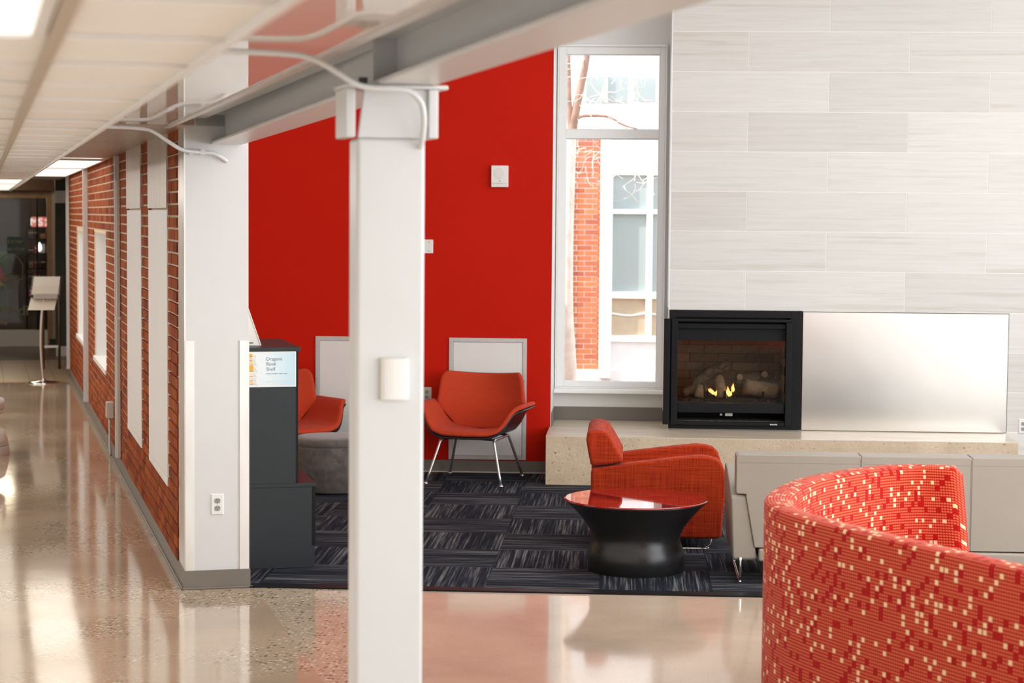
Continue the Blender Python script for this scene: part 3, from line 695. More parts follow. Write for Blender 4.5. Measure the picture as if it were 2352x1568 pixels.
# ---- outlets
def outlet(name, loc, rotz, label, style='duplex', w=.07, h=.115):
    o = empty(name, loc, rotz); tag(o, label, 'outlet')
    m = MB(); a, b = w / 2, h / 2; c = .006
    m.add([(-a, 0, -b), (a, 0, -b), (a, 0, b), (-a, 0, b), (-a + c, -.008, -b + c), (a - c, -.008, -b + c), (a - c, -.008, b - c), (-a + c, -.008, b - c)], [(0, 1, 5, 4), (1, 2, 6, 5), (2, 3, 7, 6), (3, 0, 4, 7), (4, 5, 6, 7), (3, 2, 1, 0)])
    m.build('cover_plate', 'white_plastic' if style != 'steel' else 'ivory_plastic', o)
    for s in (1, -1):
        z = s * .020
        m = MB(); pts = [(.0165 * max(-.82, min(.82, cos(2 * pi * i / 24))) / .82 * .9, z + .0145 * sin(2 * pi * i / 24)) for i in range(24)]
        m.prism(pts, -.0105, -.006, 'y'); r = m.build('receptacle', 'grey_receptacle', o)
        for x in (-.0065, .0065): box('slot', 'dark_slot', (x - .0013, x + .0013, -.0112, -.010, z + .001, z + .009), r)
        MB().lathe([(.0026, 0), (.0026, .001)], 10).build('slot', 'dark_slot', r, loc=(0, -.0105, z - .007)).rotation_euler = (pi / 2, 0, 0)
    MB().lathe([(.003, 0), (.002, .0015)], 10).build('screw', 'aluminium', o, loc=(0, -.008, 0)).rotation_euler = (pi / 2, 0, 0)
    return o
outlet('power_outlet', uv(1.209, 10.6, .452), TH, 'white double power outlet on the white wall end')
outlet('power_outlet', (-1.567, 15.37, .609), 0, 'grey power outlet on red wall beside the right red shell chair', 'steel')
outlet('power_outlet', (3.009, 15.348, .428), 0, 'white power outlet on the tile wall at the right edge')
# plate above and speaker on the red wall
wp = empty('wall_plate', (-1.60, 15.37, 1.76)); tag(wp, 'small white wall plate half hidden behind the front column', 'wall plate')
box('plate', 'white_plastic', (-.075, .075, -.012, 0, -.053, .053), wp, bevel=.004)
for x in (-.055, .045):
    for z in (-.035, .035): MB().lathe([(.007, 0), (.004, .002)], 10).build('screw', 'aluminium', wp, loc=(x, -.012, z)).rotation_euler = (pi / 2, 0, 0)
s = empty('wall_speaker', (-1.0105, 15.37, 2.304)); tag(s, 'small white wall speaker with round grille high on the red wall', 'speaker')
box('housing', 'white_plastic', (-.066, .066, -.04, 0, -.083, .083), s, bevel=.005)
MB().lathe([(.042, 0), (.040, .003)], 28).build('grille', 'panel_cream', s, loc=(-.001, -.04, .022)).rotation_euler = (pi / 2, 0, 0)
box('lower_strip', 'white_paint', (-.060, .060, -.043, -.04, -.075, -.054), s); box('seam', 'grey_receptacle', (-.06, .06, -.0405, -.04, -.0535, -.0515), s)
box('logo_mark', 'grey_receptacle', (-.007, .007, -.0412, -.04, -.040, -.033), s); box('logo_mark', 'grey_receptacle', (-.02, -.005, -.0435, -.043, -.056, -.053), s); box('logo_mark', 'grey_receptacle', (.008, .016, -.0435, -.043, -.056, -.053), s)
# access panels
def access(x, label):
    o = empty('access_panel', (x, 15.37, .108)); tag(o, label, 'access panel', 'access panels on the red wall')
    wd, hh, t = .604, .947, .032
    for dims in ((0, t, 0, hh), (wd - t, wd, 0, hh), (t, wd - t, 0, t), (t, wd - t, hh - t, hh)):
        box('frame_rail', 'aluminium', (dims[0], dims[1], -.012, 0, dims[2], dims[3]), o, bevel=.002)
    box('door_leaf', 'panel_cream', (t + .002, wd - t - .002, -.007, 0, t + .002, hh - t - .002), o, bevel=.001)
    sm = MB().lathe([(.006, 0), (.004, .003)], 8).mesh('screw', 'silver_leg')
    for zz in (.08, .35, .62, .87):
        for xx in (t / 2, wd - t / 2): q = put('screw', sm, o, loc=(xx, -.012, zz)); q.rotation_euler = (pi / 2, 0, 0)
    for xx in (.08, .30, .53):
        for zz in (t / 2, hh - t / 2): q = put('screw', sm, o, loc=(xx, -.012, zz)); q.rotation_euler = (pi / 2, 0, 0)
access(-1.396, 'cream access panel with metal frame behind the right red shell chair')
access(-2.441, 'cream access panel with metal frame behind the left red shell chair')

# ================================================================== FURNITURE
# ---- fireplace insert
fp = empty('gas_fireplace', (0, 15.35, 0)); tag(fp, 'black framed gas fireplace with glass front set in the tile wall', 'fireplace')
def ring(name, x0, x1, z0, z1, t, y0, y1, mat='black_metal', par=fp, bev=.003):
    m = MB(); m.box(x0, x0 + t[0], y0, y1, z0, z1); m.box(x1 - t[1], x1, y0, y1, z0, z1); m.box(x0 + t[0], x1 - t[1], y0, y1, z0, z0 + t[2]); m.box(x0 + t[0], x1 - t[1], y0, y1, z1 - t[3], z1)
    return m.build(name, mat, par, bevel=bev)
ring('surround', .306, 1.318, .376, 1.290, (.05, .085, .03, .055), -.022, .04)
sh = MB(); sh.box(.33, .36, .04, .52, .40, 1.27); sh.box(1.20, 1.23, .04, .52, .40, 1.27); sh.box(.33, 1.23, .50, .52, .40, 1.27); sh.box(.33, 1.23, .04, .52, .376, .40); sh.box(.33, 1.23, .04, .52, 1.20, 1.235)
sh.build('firebox_shell', 'black_metal', fp)
for x0, x1 in ((.262, .312), (.322, .372)): box('door_post', 'black_metal', (x0, x1, -.085, -.022, .412, 1.226), fp, bevel=.004)
box('door_post', 'black_metal', (1.196, 1.240, -.065, -.022, .408, 1.205), fp, bevel=.004)
box('door_edge', 'copper_edge', (.2605, .2635, -.083, -.03, .52, 1.215), fp)
box('top_rail', 'black_metal', (.372, 1.240, -.07, -.022, 1.205, 1.226), fp, bevel=.003)
box('upper_bar', 'black_metal', (.372, 1.196, -.03, .0, 1.150, 1.190), fp, bevel=.004)
box('header_panel', 'black_metal', (.372, 1.196, .0, .03, 1.058, 1.150), fp)
box('lower_bar', 'black_metal', (.372, 1.196, -.04, .03, .502, .576), fp, bevel=.006)
box('bottom_rail', 'black_metal', (.372, 1.196, -.055, .0, .408, .434), fp, bevel=.003)
box('vent_floor', 'ash', (.372, 1.196, 0, .25, .430, .438), fp)
box('control_box', 'aluminium', (.745, .800, .02, .05, .474, .496), fp); box('control_box', 'aluminium', (.705, .722, .02, .05, .478, .492), fp)
for i, x in enumerate((1.086, 1.097, 1.108, 1.119, 1.130)): box('maker_mark', 'white_plastic', (x, x + .008, -.0562, -.055, .4155 + (i % 2) * .001, .4245 - (i % 3) * .0015), fp)
box('front_glass', 'fire_glass', (.372, 1.196, .018, .021, .576, 1.06), fp)
box('firebox_floor', 'ash', (.36, 1.20, .03, .50, .565, .585), fp)
# brick lining: back and the two sides, brick by brick
fb = MB().box(-.108, .108, 0, .016, -.0315, .0315).mesh('lining_brick', 'fire_brick'); fbh = MB().box(-.052, .052, 0, .016, -.0315, .0315).mesh('lining_brick', 'fire_brick')
box('lining_mortar', 'shop_dark', (.36, 1.20, .49, .50, .58, 1.2), fp)
for r in range(8):
    z = .62 + r * .068; x = .375 + (0 if r % 2 else .11)
    if r % 2 == 0: put('lining_brick', fbh, fp, loc=(.425, .474, z))
    while x < 1.15: put('lining_brick', fb, fp, loc=(x + .108, .474, z)); x += .2205
for s, x in ((1, .362), (-1, 1.186)):
    sbm = MB().box(0, .012, -.108, .108, -.0315, .0315).mesh('lining_brick', 'fire_brick')
    for r in range(8):
        for k in range(2): put('lining_brick', sbm, fp, loc=(x, .135 + k * .22 + (.05 if r % 2 else 0), .62 + r * .068))
# logs, embers, grate, flames
def log(p, r, mat='log', ends=True):
    m = MB(); m.tube(p, r, 12, smooth=4); rnd = random.Random(len(p) + int(p[0][0] * 100))
    m.v = [(a + rnd.uniform(-.004, .004), b + rnd.uniform(-.004, .004), c + rnd.uniform(-.004, .004)) for a, b, c in m.v]
    return m.build('log', mat, fp, smooth=True)
log([(.42, .20, .63), (.52, .22, .66), (.60, .24, .68)], (.035, .045)); log([(.50, .26, .62), (.56, .26, .74), (.66, .28, .80), (.78, .30, .85)], (.05, .04))
log([(.545, .16, .60), (.55, .20, .69)], (.036, .03), 'log_pale'); log([(.72, .14, .60), (.715, .20, .70), (.70, .24, .76)], (.045, .03), 'log_pale')
log([(.84, .25, .75), (.95, .27, .74), (1.06, .28, .77), (1.09, .28, .79)], (.045, .045)); log([(.90, .18, .69), (1.02, .20, .67), (1.15, .22, .65)], (.062, .062), 'log_pale')
for x, z, y in ((.86, .765, .20), (1.055, .785, .235)): MB().lathe([(.0, 0), (.022, 0), (.024, .004), (.024, .03), (.0, .03)], 14).build('log_end', 'log_pale', fp, loc=(x, y, z)).rotation_euler = (pi / 2, .2, 0)
mb = MB()
for i in range(260):
    x, y, q = random.uniform(.38, 1.18), random.uniform(.05, .42), random.uniform(.006, .014); mb.box(x - q, x + q, y - q, y + q, .583, .588 + q)
tag(mb.build('ember_bed', 'ash', fp), kind='stuff')
for x in (.60, .735, 1.03): box('grate_post', 'black_metal', (x, x + .018, .09, .11, .585, .66), fp)
def flame(x, y, z, h, r, lean):
    m = MB(); prof = [(0.02, 0), (.55, .12), (.95, .3), (.85, .5), (.5, .72), (.2, .9), (.02, 1)]
    m.lathe([(a * r, b * h) for a, b in prof], 10); m.v = [(a + lean * (c / h) ** 2 + .12 * r * sin(9 * c / h), b * .6, c) for a, b, c in m.v]
    m.build('flame', 'flame', fp, smooth=True, loc=(x, y, z))
flame(.655, .15, .625, .055, .018, -.03); flame(.675, .15, .615, .05, .013, .012); flame(.635, .16, .64, .035, .012, -.02)
flame(.775, .13, .612, .085, .017, -.012); flame(.788, .14, .615, .05, .012, .01); flame(.808, .15, .645, .075, .014, .0); flame(.690, .14, .61, .05, .009, .004)

# ---- low lounge seating (armchair and sofa share a design): local x is front, local y across, x=0 at the back
def arm_profile(L, zb, zr=.49, zf=.576):
    pts = [(0.012, zb), (0.0, zb + .02), (0.0, zr - .012), (.012, zr)]
    pts += [(L * .3, lerp(zr, zf, .42)), (L * .62, lerp(zr, zf, .82)), (L * .80, zf), (L * .87, zf - .004), (L * .93, zf - .018), (L * .97, zf - .05), (L * .99, zf - .10), (L, zf - .16)]
    pts += [(L - .025, zb + .02), (L - .04, zb)]
    return pts
def sled(par, x0, x1, y, zb, w=0):
    m = MB(); m.tube([(x0, y, zb + .02), (x0 + .004, y, .06), (x0 + .02, y, .018), (x0 + .06, y, .0095), (x1 - .06, y, .0095), (x1 - .02, y, .018), (x1 + .012, y, .05), (x1 + .02, y, zb + .02)], .009, 10, smooth=4)
    m.build('sled_leg', 'chrome', par, smooth=True)
AX0, AY0 = -.222, 11.9
ac = empty('armchair', (AX0, AY0, .0)); tag(ac, 'red woven lounge armchair facing the grey sofa behind the round table', 'armchair')
ap = arm_profile(.812, .075)
for y in (0, .60):
    MB().prism(ap, y, y + .10, 'y').build('arm', 'armchair_weave', ac, bevel=.018, seg=3)
box('seat_base', 'armchair_weave', (.02, .76, .10, .60, .09, .27), ac, bevel=.015)
box('seat_cushion', 'armchair_weave', (.14, .79, .103, .597, .27, .42), ac, bevel=.04, seg=4)
MB().prism([(.02, .27), (.0, .50), (.16, .50), (.22, .27)], .10, .60, 'y').build('back_lower', 'armchair_weave', ac, bevel=.015)
hp = [(.0, .502), (-.02, .60), (-.030, .66), (-.026, .695), (-.008, .716), (.03, .724), (.07, .718), (.10, .70), (.125, .665), (.165, .595), (.198, .536), (.178, .524), (.09, .510)]
MB().prism(hp, .0, .70, 'y').build('headrest', 'armchair_weave', ac, bevel=.02, seg=3)
for y in (.05, .65): sled(ac, .08, .72, y, .075)
box('rail', 'chrome', (.70, .715, .05, .65, .055, .073), ac)

so = empty('sofa', (.545, 10.845, 0), pi / 2); tag(so, 'long taupe leather sofa seen from behind in front of the hearth', 'sofa')
# local x forward (+Y in the room), local y = -X in the room
SW = 2.02
def arm_sofa(side):
    prof = arm_profile(.78, .13, .492, .592); m = MB()
    def inner(z): return lerp(.168, .105, min(1, max(0, (z - .13) / .36)))
    def outer(z): return .018 if z > .25 else lerp(.035, .018, (z - .13) / .12)
    n = len(prof); vs = [(x, -outer(z), z) for x, z in prof] + [(x, -inner(z), z) for x, z in prof]
    if side: vs = [(x, -(SW + y), z) for x, y, z in vs]
    m.add(vs, [tuple(range(n)), tuple(range(2 * n - 1, n - 1, -1))] + [(i, i + n, (i + 1) % n + n, (i + 1) % n) for i in range(n)])
    m.build('arm', 'leather', so, bevel=.012, seg=3)
arm_sofa(False); arm_sofa(True)
cuts = [.045, .718, 1.312, SW - .045]
for i in range(3):
    a, b = cuts[i] + (.0003 if i else 0), cuts[i + 1] - (.0003 if i < 2 else 0); m = MB()
    if i == 0: poly = [(a, .515), (a + .004, .50), (a + .055, .497), (.100, .485), (.150, .205), (b, .205), (b, .705), (b - .004, .716), (a + .012, .716), (a, .703)]
    elif i == 2: poly = [(a, .205), (SW - .150, .205), (SW - .100, .485), (b - .055, .497), (b - .004, .50), (b, .515), (b, .703), (b - .012, .716), (a + .004, .716), (a, .705)]
    else: poly = [(a, .205), (b, .205), (b, .705), (b - .004, .716), (a + .004, .716), (a, .705)]
    m.prism([(-x, z) for x, z in poly], -.012, .17, 'x'); c = m.build('back_panel', 'leather', so, bevel=.0055, seg=3)
    box('top_seam', 'rubber_base', (-.0124, -.0118, -(b - .012), -(a + .012), .6705, .6722), c)
    if i: MB().tube([(-.0115, -(a - .0016), .21), (-.0135, -(a - .0016), .45), (-.0125, -(a - .0016), .70), (.0, -(a - .0016), .7165), (.1, -(a - .0016), .7165)], .0016, 6).build('piping', 'leather', c)
box('base_rail', 'leather', (-.03, .74, -(SW - .172), -.172, .132, .200), so, bevel=.012, seg=3)
box('seat_cushion', 'leather', (.17, .77, -(SW - .17), -.17, .20, .42), so, bevel=.04, seg=4)
for y in (-.075, -(SW - .075)): sled(so, .0, .66, y, .13)

# ---- round table
t = empty('round_table', (.05, 11.20, 0)); tag(t, 'low round table with glossy red top and flared black base', 'table')
MB().lathe([(.262, .001), (.272, .006), (.273, .10), (.268, .13), (.254, .165), (.250, .195), (.255, .222), (.275, .262), (.315, .315), (.36, .365), (.397, .399), (.402, .404), (.395, .406)], 64).build('base', 'table_black', t, smooth=True)
MB().lathe([(.398, .405), (.407, .407), (.409, .410), (.407, .414), (.400, .416)], 64).build('table_top', 'table_red', t)

# ---- shell chairs
def shell_chair(x, y, rot, label):
    o = empty('shell_chair', (x, y, 0), rot); tag(o, label, 'chair', 'red shell chairs by the red wall')
    A = [(0, 0, .0), (.35, .17, .002), (.55, .25, .022), (.70, .298, .075), (.82, .330, .135), (.90, .355, .168), (.96, .385, .182), (1.0, .418, .180)]
    def prof(s):
        s = abs(s)
        for (a, xa, za), (b, xb, zb) in zip(A, A[1:]):
            if s <= b: q = (s - a) / (b - a); return lerp(xa, xb, q), lerp(za, zb, q)
        return A[-1][1:]
    def seat(i, j, dz=0, grow=0):
        s = i * 2 - 1; px, pz = prof(s); k = abs(s) ** 3
        y0 = -.33 + .17 * k - grow; y1 = .24 - .02 * k; yy = lerp(y0, y1, j)
        z = .405 + pz - .05 * j * (1 - abs(s)) + dz - .018 * (1 - j) ** 4 * (1 - k)
        if j < .06: z -= .012 * (1 - k * .6)
        return (px * (1 if s >= 0 else -1) * (1 + grow), yy, z)
    MB().grid(33, 15, lambda i, j: seat(i, j)).build('seat', 'shell_fabric', o, smooth=True, solid=.034, sub=1)
    MB().grid(33, 15, lambda i, j: seat(i, j, -.026, .006)).build('seat_shell', 'black_shell', o, smooth=True, solid=.016, sub=1)
    def back(i, j, off=0):
        s = i * 2 - 1; h = j
        hw = lerp(.19, .352, min(1, h / .42)) if h < .42 else lerp(.352, .318, (h - .42) / .58)
        if h > .86: hw -= .03 * ((h - .86) / .14) ** 2
        xx = hw * s; z = .372 + .443 * h - (.020 * (1 - s * s) if h > .9 else .020 * (1 - s * s) * h / .9)
        yy = .215 + .10 * h - .17 * (xx / .35) ** 2 * (.35 + .65 * h) + off
        return (xx, yy, z)
    MB().grid(25, 17, lambda i, j: back(i, j)).build('backrest', 'shell_fabric', o, smooth=True, solid=.034, sub=1)
    MB().grid(25, 17, lambda i, j: back(i, j, .024)).build('back_shell', 'black_shell', o, smooth=True, solid=.014, sub=1)
    for s in (-1, 1):
        MB().tube([(s * .205, -.20, .335), (s * .215, -.10, .338), (s * .215, .10, .338), (s * .205, .20, .335)], .0105, 10, smooth=3).build('frame_rail', 'silver_leg', o, smooth=True)
        for q in (-1, 1):
            lg = MB().tube([(s * .19, q * .19, .336), (s * .205, q * .215, .325), (s * .218, q * .23, .28), (s * .288, q * .318, .016)], .0105, 10, smooth=3).build('leg', 'silver_leg', o, smooth=True)
            MB().lathe([(.020, .0088), (.021, .012), (.012, .018), (.009, .024)], 14).build('glide', 'chrome', lg, smooth=True, loc=(s * .29, q * .32, 0))
    for q in (-.2, .2): MB().tube([(-.205, q, .336), (0, q, .345), (.205, q, .336)], .009, 8, smooth=3).build('cross_bar', 'black_metal', o, smooth=True)
    return o
shell_chair(-1.155, 14.93, radians(-11.2), 'red upholstered shell chair with metal legs right of the front column')
shell_chair(-2.57, 14.90, radians(42), 'red upholstered shell chair turned sideways behind the suede ottoman')

# ---- ottoman
ot = empty('ottoman', (-2.135, 14.225, 0)); tag(ot, 'round dark brown suede ottoman behind the charcoal bookshelf', 'ottoman')
MB().lathe([(.275, .022), (.285, .03), (.288, .20), (.288, .335), (.284, .345)], 48).build('body', 'suede', ot, smooth=True)
MB().lathe([(.284, .345), (.289, .352), (.289, .372), (.280, .390), (.258, .402), (.20, .408), (.10, .410), (.0, .411)], 48).build('top_cushion', 'suede', ot, smooth=True)
MB().lathe([(.26, .0088), (.26, .024)], 40).build('plinth', 'black_metal', ot)

# ---- bookshelf (stepped), its long open front faces right
bk = empty('bookshelf', uv(1.405, 11.08, 0), TH); tag(bk, 'stepped charcoal bookshelf against the white wall end', 'bookshelf')
dL, dU, hL, hU, ln = .411, .322, .489, 1.256, .78
CL = 'charcoal_laminate'
for v in (0, ln - .018):
    box('side_panel', CL, (.0, dL - .004, v, v + .018, .0095, hL - .022), bk, bevel=.001); box('side_panel', CL, (0, dU - .010, v, v + .018, hL, hU - .022), bk, bevel=.001)
box('edge_band', 'black_metal', (dL - .020, dL, -.001, .0, .13, hL - .022), bk); box('edge_band', 'black_metal', (dU - .022, dU - .010, -.001, .0, hL, hU - .022), bk)
box('back_panel', CL, (0, .012, .018, ln - .018, .0095, hU - .022), bk)
box('step_top', CL, (0, dL + .004, -.004, ln + .004, hL - .022, hL), bk, bevel=.0015); box('top_board', CL, (0, dU + .004, -.006, ln + .006, hU - .022, hU), bk, bevel=.0015)
for z in (.06, .26): box('shelf_board', CL, (.012, dL - .02, .018, ln - .018, z, z + .018), bk)
for z in (.74, .99): box('shelf_board', CL, (.012, dU - .02, .018, ln - .018, z, z + .018), bk)
box('kick_strip', CL, (dL - .03, dL - .012, .018, ln - .018, .0095, .06), bk)
# poster on its end
po = empty('poster', uv(1.405, 11.08, 0), TH); tag(po, 'printed book shelf sign taped to the end of the charcoal bookshelf', 'poster')
px0, px1, pz0, pz1 = -.02, .300, 1.035, 1.2335
box('paper', 'paper_white', (px0, px1, -.0022, -.0012, pz0, pz1), po)
box('print_area', 'poster_print', (px0 + .006, px1 - .006, -.0028, -.0022, pz0 + .008, pz1 - .006), po)
bx = px0 + .012
for i, (c, z0, z1, w_) in enumerate((('print_orange', .172, .186, .062), ('print_peach', .150, .168, .060), ('print_peach', .126, .146, .066), ('print_orange', .090, .121, .068), ('print_cream', .062, .087, .064), ('print_cream', .038, .058, .063), ('print_peach', .016, .034, .067))):
    box('book_picture', c, (bx, bx + w_, -.0033, -.0028, pz0 + z0, pz0 + z1), po)
    box('book_cover_line', 'print_slate', (bx, bx + w_ + .002, -.0033, -.0028, pz0 + z0 - .0025, pz0 + z0), po)
    m = MB(); m.add([(bx + w_, -.0032, pz0 + z0), (bx + w_ + .022, -.0032, pz0 + z0 - .012), (bx + w_ + .020, -.0032, pz0 + z0 + .004), (bx + w_, -.0032, pz0 + z1)], [(0, 1, 2, 3)]); m.build('book_picture', 'print_pale', po)
for k, wd in enumerate(('Dragons', 'Book', 'Shelf')): text('lettering', wd, .0265, 'print_slate', po, (.132, -.0031, pz1 - .050 - .0285 * k), (pi / 2, 0, 0), .0003)
for x0_, x1_ in ((.132, .160), (.163, .170), (.173, .196), (.203, .222), (.225, .231), (.234, .252)): box('small_print', 'print_slate', (x0_, x1_, -.0032, -.0028, pz0 + .0725, pz0 + .0755), po)
box('small_print', 'print_pale', (.132, .262, -.0032, -.0028, pz0 + .031, pz0 + .034), po); box('small_print', 'print_pale', (.132, .156, -.0032, -.0028, pz0 + .025, pz0 + .0275), po)
# brochure holder on the shelf
bh_ = empty('brochure_holder', uv(1.46, 11.26, 1.2565), TH); tag(bh_, 'white slanted brochure holder standing on top of the bookshelf', 'brochure holder')
m = MB(); m.prism([(-.08, 0), (.070, 0), (.073, .006), (-.006, .225), (-.012, .225)], 0.0, .003, 'y'); m.build('side_plate', 'panel_cream', bh_)
m = MB(); m.prism([(-.08, 0), (.070, 0), (.073, .006), (-.006, .225), (-.012, .225)], .16, .163, 'y'); m.build('side_plate', 'panel_cream', bh_)
m = MB(); m.prism([(.070, 0), (.075, 0), (-.004, .228), (-.009, .228)], -.004, .167, 'y'); m.build('back_plate', 'white_plastic', bh_)
box('base_plate', 'white_plastic', (-.08, .072, -.002, .165, 0, .004), bh_)
m = MB(); m.prism([(-.06, .012), (.0, .012), (.0, .018), (-.035, .125)], .02, .14, 'y'); m.build('leaflets', 'paper_white', bh_)
box('label_bar', 'dark_slot', (-.08, .028, -.004, -.002, .012, .017), bh_); box('leaflet_mark', 'sign_red', (-.03, -.016, -.0035, -.0005, .085, .092), bh_)

# ---- curved booth in the foreground
BZ = .90
ctrl = [(1.50, 8.985), (1.459, 8.992), (1.291, 9.031), (1.12, 8.955), (.975, 8.82), (.738, 8.496), (.595, 8.13), (.532, 7.78), (.572, 7.49), (.719, 7.167), (.969, 6.737), (1.245, 6.276), (1.55, 5.80), (1.95, 5.45), (2.45, 5.30)]
pp = catmull([Vector((a, b, 0)) for a, b in ctrl], 8)
# even resample
d = [0]
for a, b in zip(pp, pp[1:]): d.append(d[-1] + (b - a).length)
NS = 150; path = []; j = 0
for i in range(NS):
    s = d[-1] * i / (NS - 1)
    while j < len(d) - 2 and d[j + 1] < s: j += 1
    path.append(pp[j].lerp(pp[j + 1], (s - d[j]) / max(1e-9, d[j + 1] - d[j])))
for _ in range(6): path = [path[0]] + [(path[i - 1] + 2 * path[i] + path[i + 1]) / 4 for i in range(1, NS - 1)] + [path[-1]]
booth = empty('curved_booth', (1.4, 7.6, 0)); tag(booth, 'curved high backed booth sofa in red and cream dotted fabric', 'booth sofa')
TK = .112
sec = [(0.0, .05, 0), (0, .30, 0), (0, .60, 0), (0, BZ - .014, 0), (.004, BZ - .005, 0), (.013, BZ, 0), (TK * .5, BZ + .003, 0), (TK - .022, BZ - .001, 0), (TK - .008, BZ - .008, 0), (TK, BZ - .024, 0), (TK, .60, 0), (TK, .05, 0)]
sl = [0]
for a, b in zip(sec, sec[1:]): sl.append(sl[-1] + sqrt((a[0] - b[0]) ** 2 + (a[1] - b[1]) ** 2))
vs = []; uvs = []; arc = 0
for i, p in enumerate(path):
    tg = (path[min(i + 1, NS - 1)] - path[max(i - 1, 0)]).normalized(); nrm = Vector((-tg.y, tg.x, 0))
    if i: arc += (p - path[i - 1]).length
    e = min(arc, d[-1] - arc)
    for k, (o_, z, _) in enumerate(sec):
        fall = max(0, 1 - e / .045); zz = z - (.035 * fall ** 2 if z > .5 else 0); q = p + nrm * lerp(o_, TK * .5, .62 * max(0, 1 - e / .03) ** 2)
        sh_ = (BZ - zz) * .10 * max(0, 1 - arc / .5)
        vs.append((q.x + sh_ - 1.4, q.y - 7.6, zz)); uvs.append((arc, sl[k]))
K = len(sec); fs = [(i * K + k, (i + 1) * K + k, (i + 1) * K + k + 1, i * K + k + 1) for i in range(NS - 1) for k in range(K - 1)]
fs += [tuple(range(K)), tuple((NS - 1) * K + k for k in range(K - 1, -1, -1))]
me = bpy.data.meshes.new('backrest'); me.from_pydata(vs, [], fs); me.materials.append(MATS['booth_fabric'])
ul = me.uv_layers.new(name='UVMap')
for lp in me.loops: ul.data[lp.index].uv = uvs[lp.vertex_index]
for p in me.polygons: p.use_smooth = True
bm = bmesh.new(); bm.from_mesh(me); bmesh.ops.recalc_face_normals(bm, faces=bm.faces); bm.to_mesh(me); bm.free()
put('backrest', me, booth)
inner = []
for i in range(0, NS, 3):
    tg = (path[min(i + 1, NS - 1)] - path[max(i - 1, 0)]).normalized(); nrm = Vector((-tg.y, tg.x, 0)); inner.append(path[i] + nrm * (TK + .004))
iv = [(p.x - 1.4, p.y - 7.6) for p in inner if p.x < 1.62]
m = MB(); m.prism(iv, .12, .44, 'z'); so_ = m.build('seat', 'booth_fabric', booth, bevel=.03, seg=3)
m = MB(); m.prism([(a * .96 + .02, b * .96) for a, b in iv], .0, .12, 'z'); m.build('plinth', 'black_metal', booth)

# ---- far end of the corridor: stand, pedestal, shop front
st = cor(empty('menu_stand'), .70, 23.9, .001); tag(st, 'slim silver sign stand with slanted holder at the corridor end', 'sign stand')
MB().lathe([(.20, 0), (.20, .006), (.16, .018), (.07, .026), (.025, .04), (.02, .06)], 40).build('base', 'chrome', st, smooth=True)
MB().tube([(.0, 0, .02), (-.02, 0, .25), (-.028, 0, .5), (-.015, 0, .8), (.015, .0, 1.0)], .018, 12, smooth=5).build('pole', 'silver_leg', st, smooth=True)
def slant(name, z0, z1, x0, x1, sh0, sh1, y0, y1, mat, par):
    m = MB(); m.add([(x0 + sh0, y0, z0), (x1 + sh0, y0, z0), (x1 + sh1, y1, z1), (x0 + sh1, y1, z1), (x0 + sh0, y0 + .006, z0), (x1 + sh0, y0 + .006, z0), (x1 + sh1, y1 + .006, z1), (x0 + sh1, y1 + .006, z1)], [(0, 1, 2, 3), (7, 6, 5, 4), (0, 4, 5, 1), (1, 5, 6, 2), (2, 6, 7, 3), (3, 7, 4, 0)])
    return m.build(name, mat, par)
slant('lower_leaf', .86, 1.01, -.165, .135, -.01, .03, -.05, .0, 'ivory_plastic', st); slant('upper_leaf', 1.04, 1.245, -.13, .17, 0, .03, -.01, .06, 'ivory_plastic', st)
slant('clear_cover', 1.03, 1.255, -.15, .20, 0, .035, -.016, .054, 'glass', st)
box('ledge', 'grey_receptacle', (-.11, .165, -.07, .0, .99, 1.05), st, bevel=.004)
for x in (-.125, .175): MB().lathe([(.018, -.02), (.018, .02)], 12).build('knob', 'dark_slot', st, loc=(x, -.03, 1.02)).rotation_euler = (pi / 2, 0, 0)
pd = cor(empty('pedestal'), -.08, 16.95, .001); tag(pd, 'white turned pedestal mostly cut off by the left picture edge', 'pedestal')
MB().lathe([(.0, 0), (.298, 0), (.298, .07), (.296, .075)], 40).build('plinth', 'white_plastic', pd); MB().lathe([(.292, .08), (.285, .12), (.262, .20), (.20, .235), (.12, .26), (.11, .32)], 40).build('foot', 'white_plastic', pd, smooth=True)
MB().lathe([(.11, .32), (.13, .33), (.25, .335), (.262, .35), (.262, .365), (.25, .375), (.262, .39), (.262, .42), (.255, .46), (.20, .475), (.16, .49), (.0, .49)], 40).build('cap', 'white_plastic', pd, smooth=True)

VS = 30.5
shop = empty('wall_end', uv(0, VS), TH); struct(shop, 'dark shop front with glass and wooden frame closing the corridor')
box('header', 'oak_trim', (-2, 1.10, -.05, .1, 2.21, 2.32), shop); box('header', 'dark_wood', (-2, 3.0, -.3, .1, 2.32, 2.75), shop)
box('stall_riser', 'panel_cream', (-2, .96, -.04, .1, .006, .247), shop); box('door_jamb', 'oak_trim', (.955, 1.03, -.08, .1, .006, 2.32), shop); box('door_post', 'grid_beige', (1.03, 1.10, -.12, .1, .006, 2.32), shop)
box('mullion', 'black_metal', (.80, .83, -.03, .05, .247, 2.21), shop)
box('pane', 'shop_glass', (-2, .80, 0, .01, .247, 2.21), shop); box('pane', 'shop_glass', (.83, .955, 0, .01, .247, 2.21), shop)
box('door_foot', 'dark_slot', (.98, 1.10, -.22, -.08, .006, .12), shop)
shw = MB(); shw.box(-2.2, 3.2, 3.2, 3.3, 0, 3); shw.box(-2.2, -2.1, .1, 3.2, 0, 3); shw.box(1.6, 1.7, .1, 3.2, 0, 3); shw.box(-2.2, 3.2, .1, 3.2, 2.7, 2.8); shw.build('shop_interior', 'shop_dark', shop)
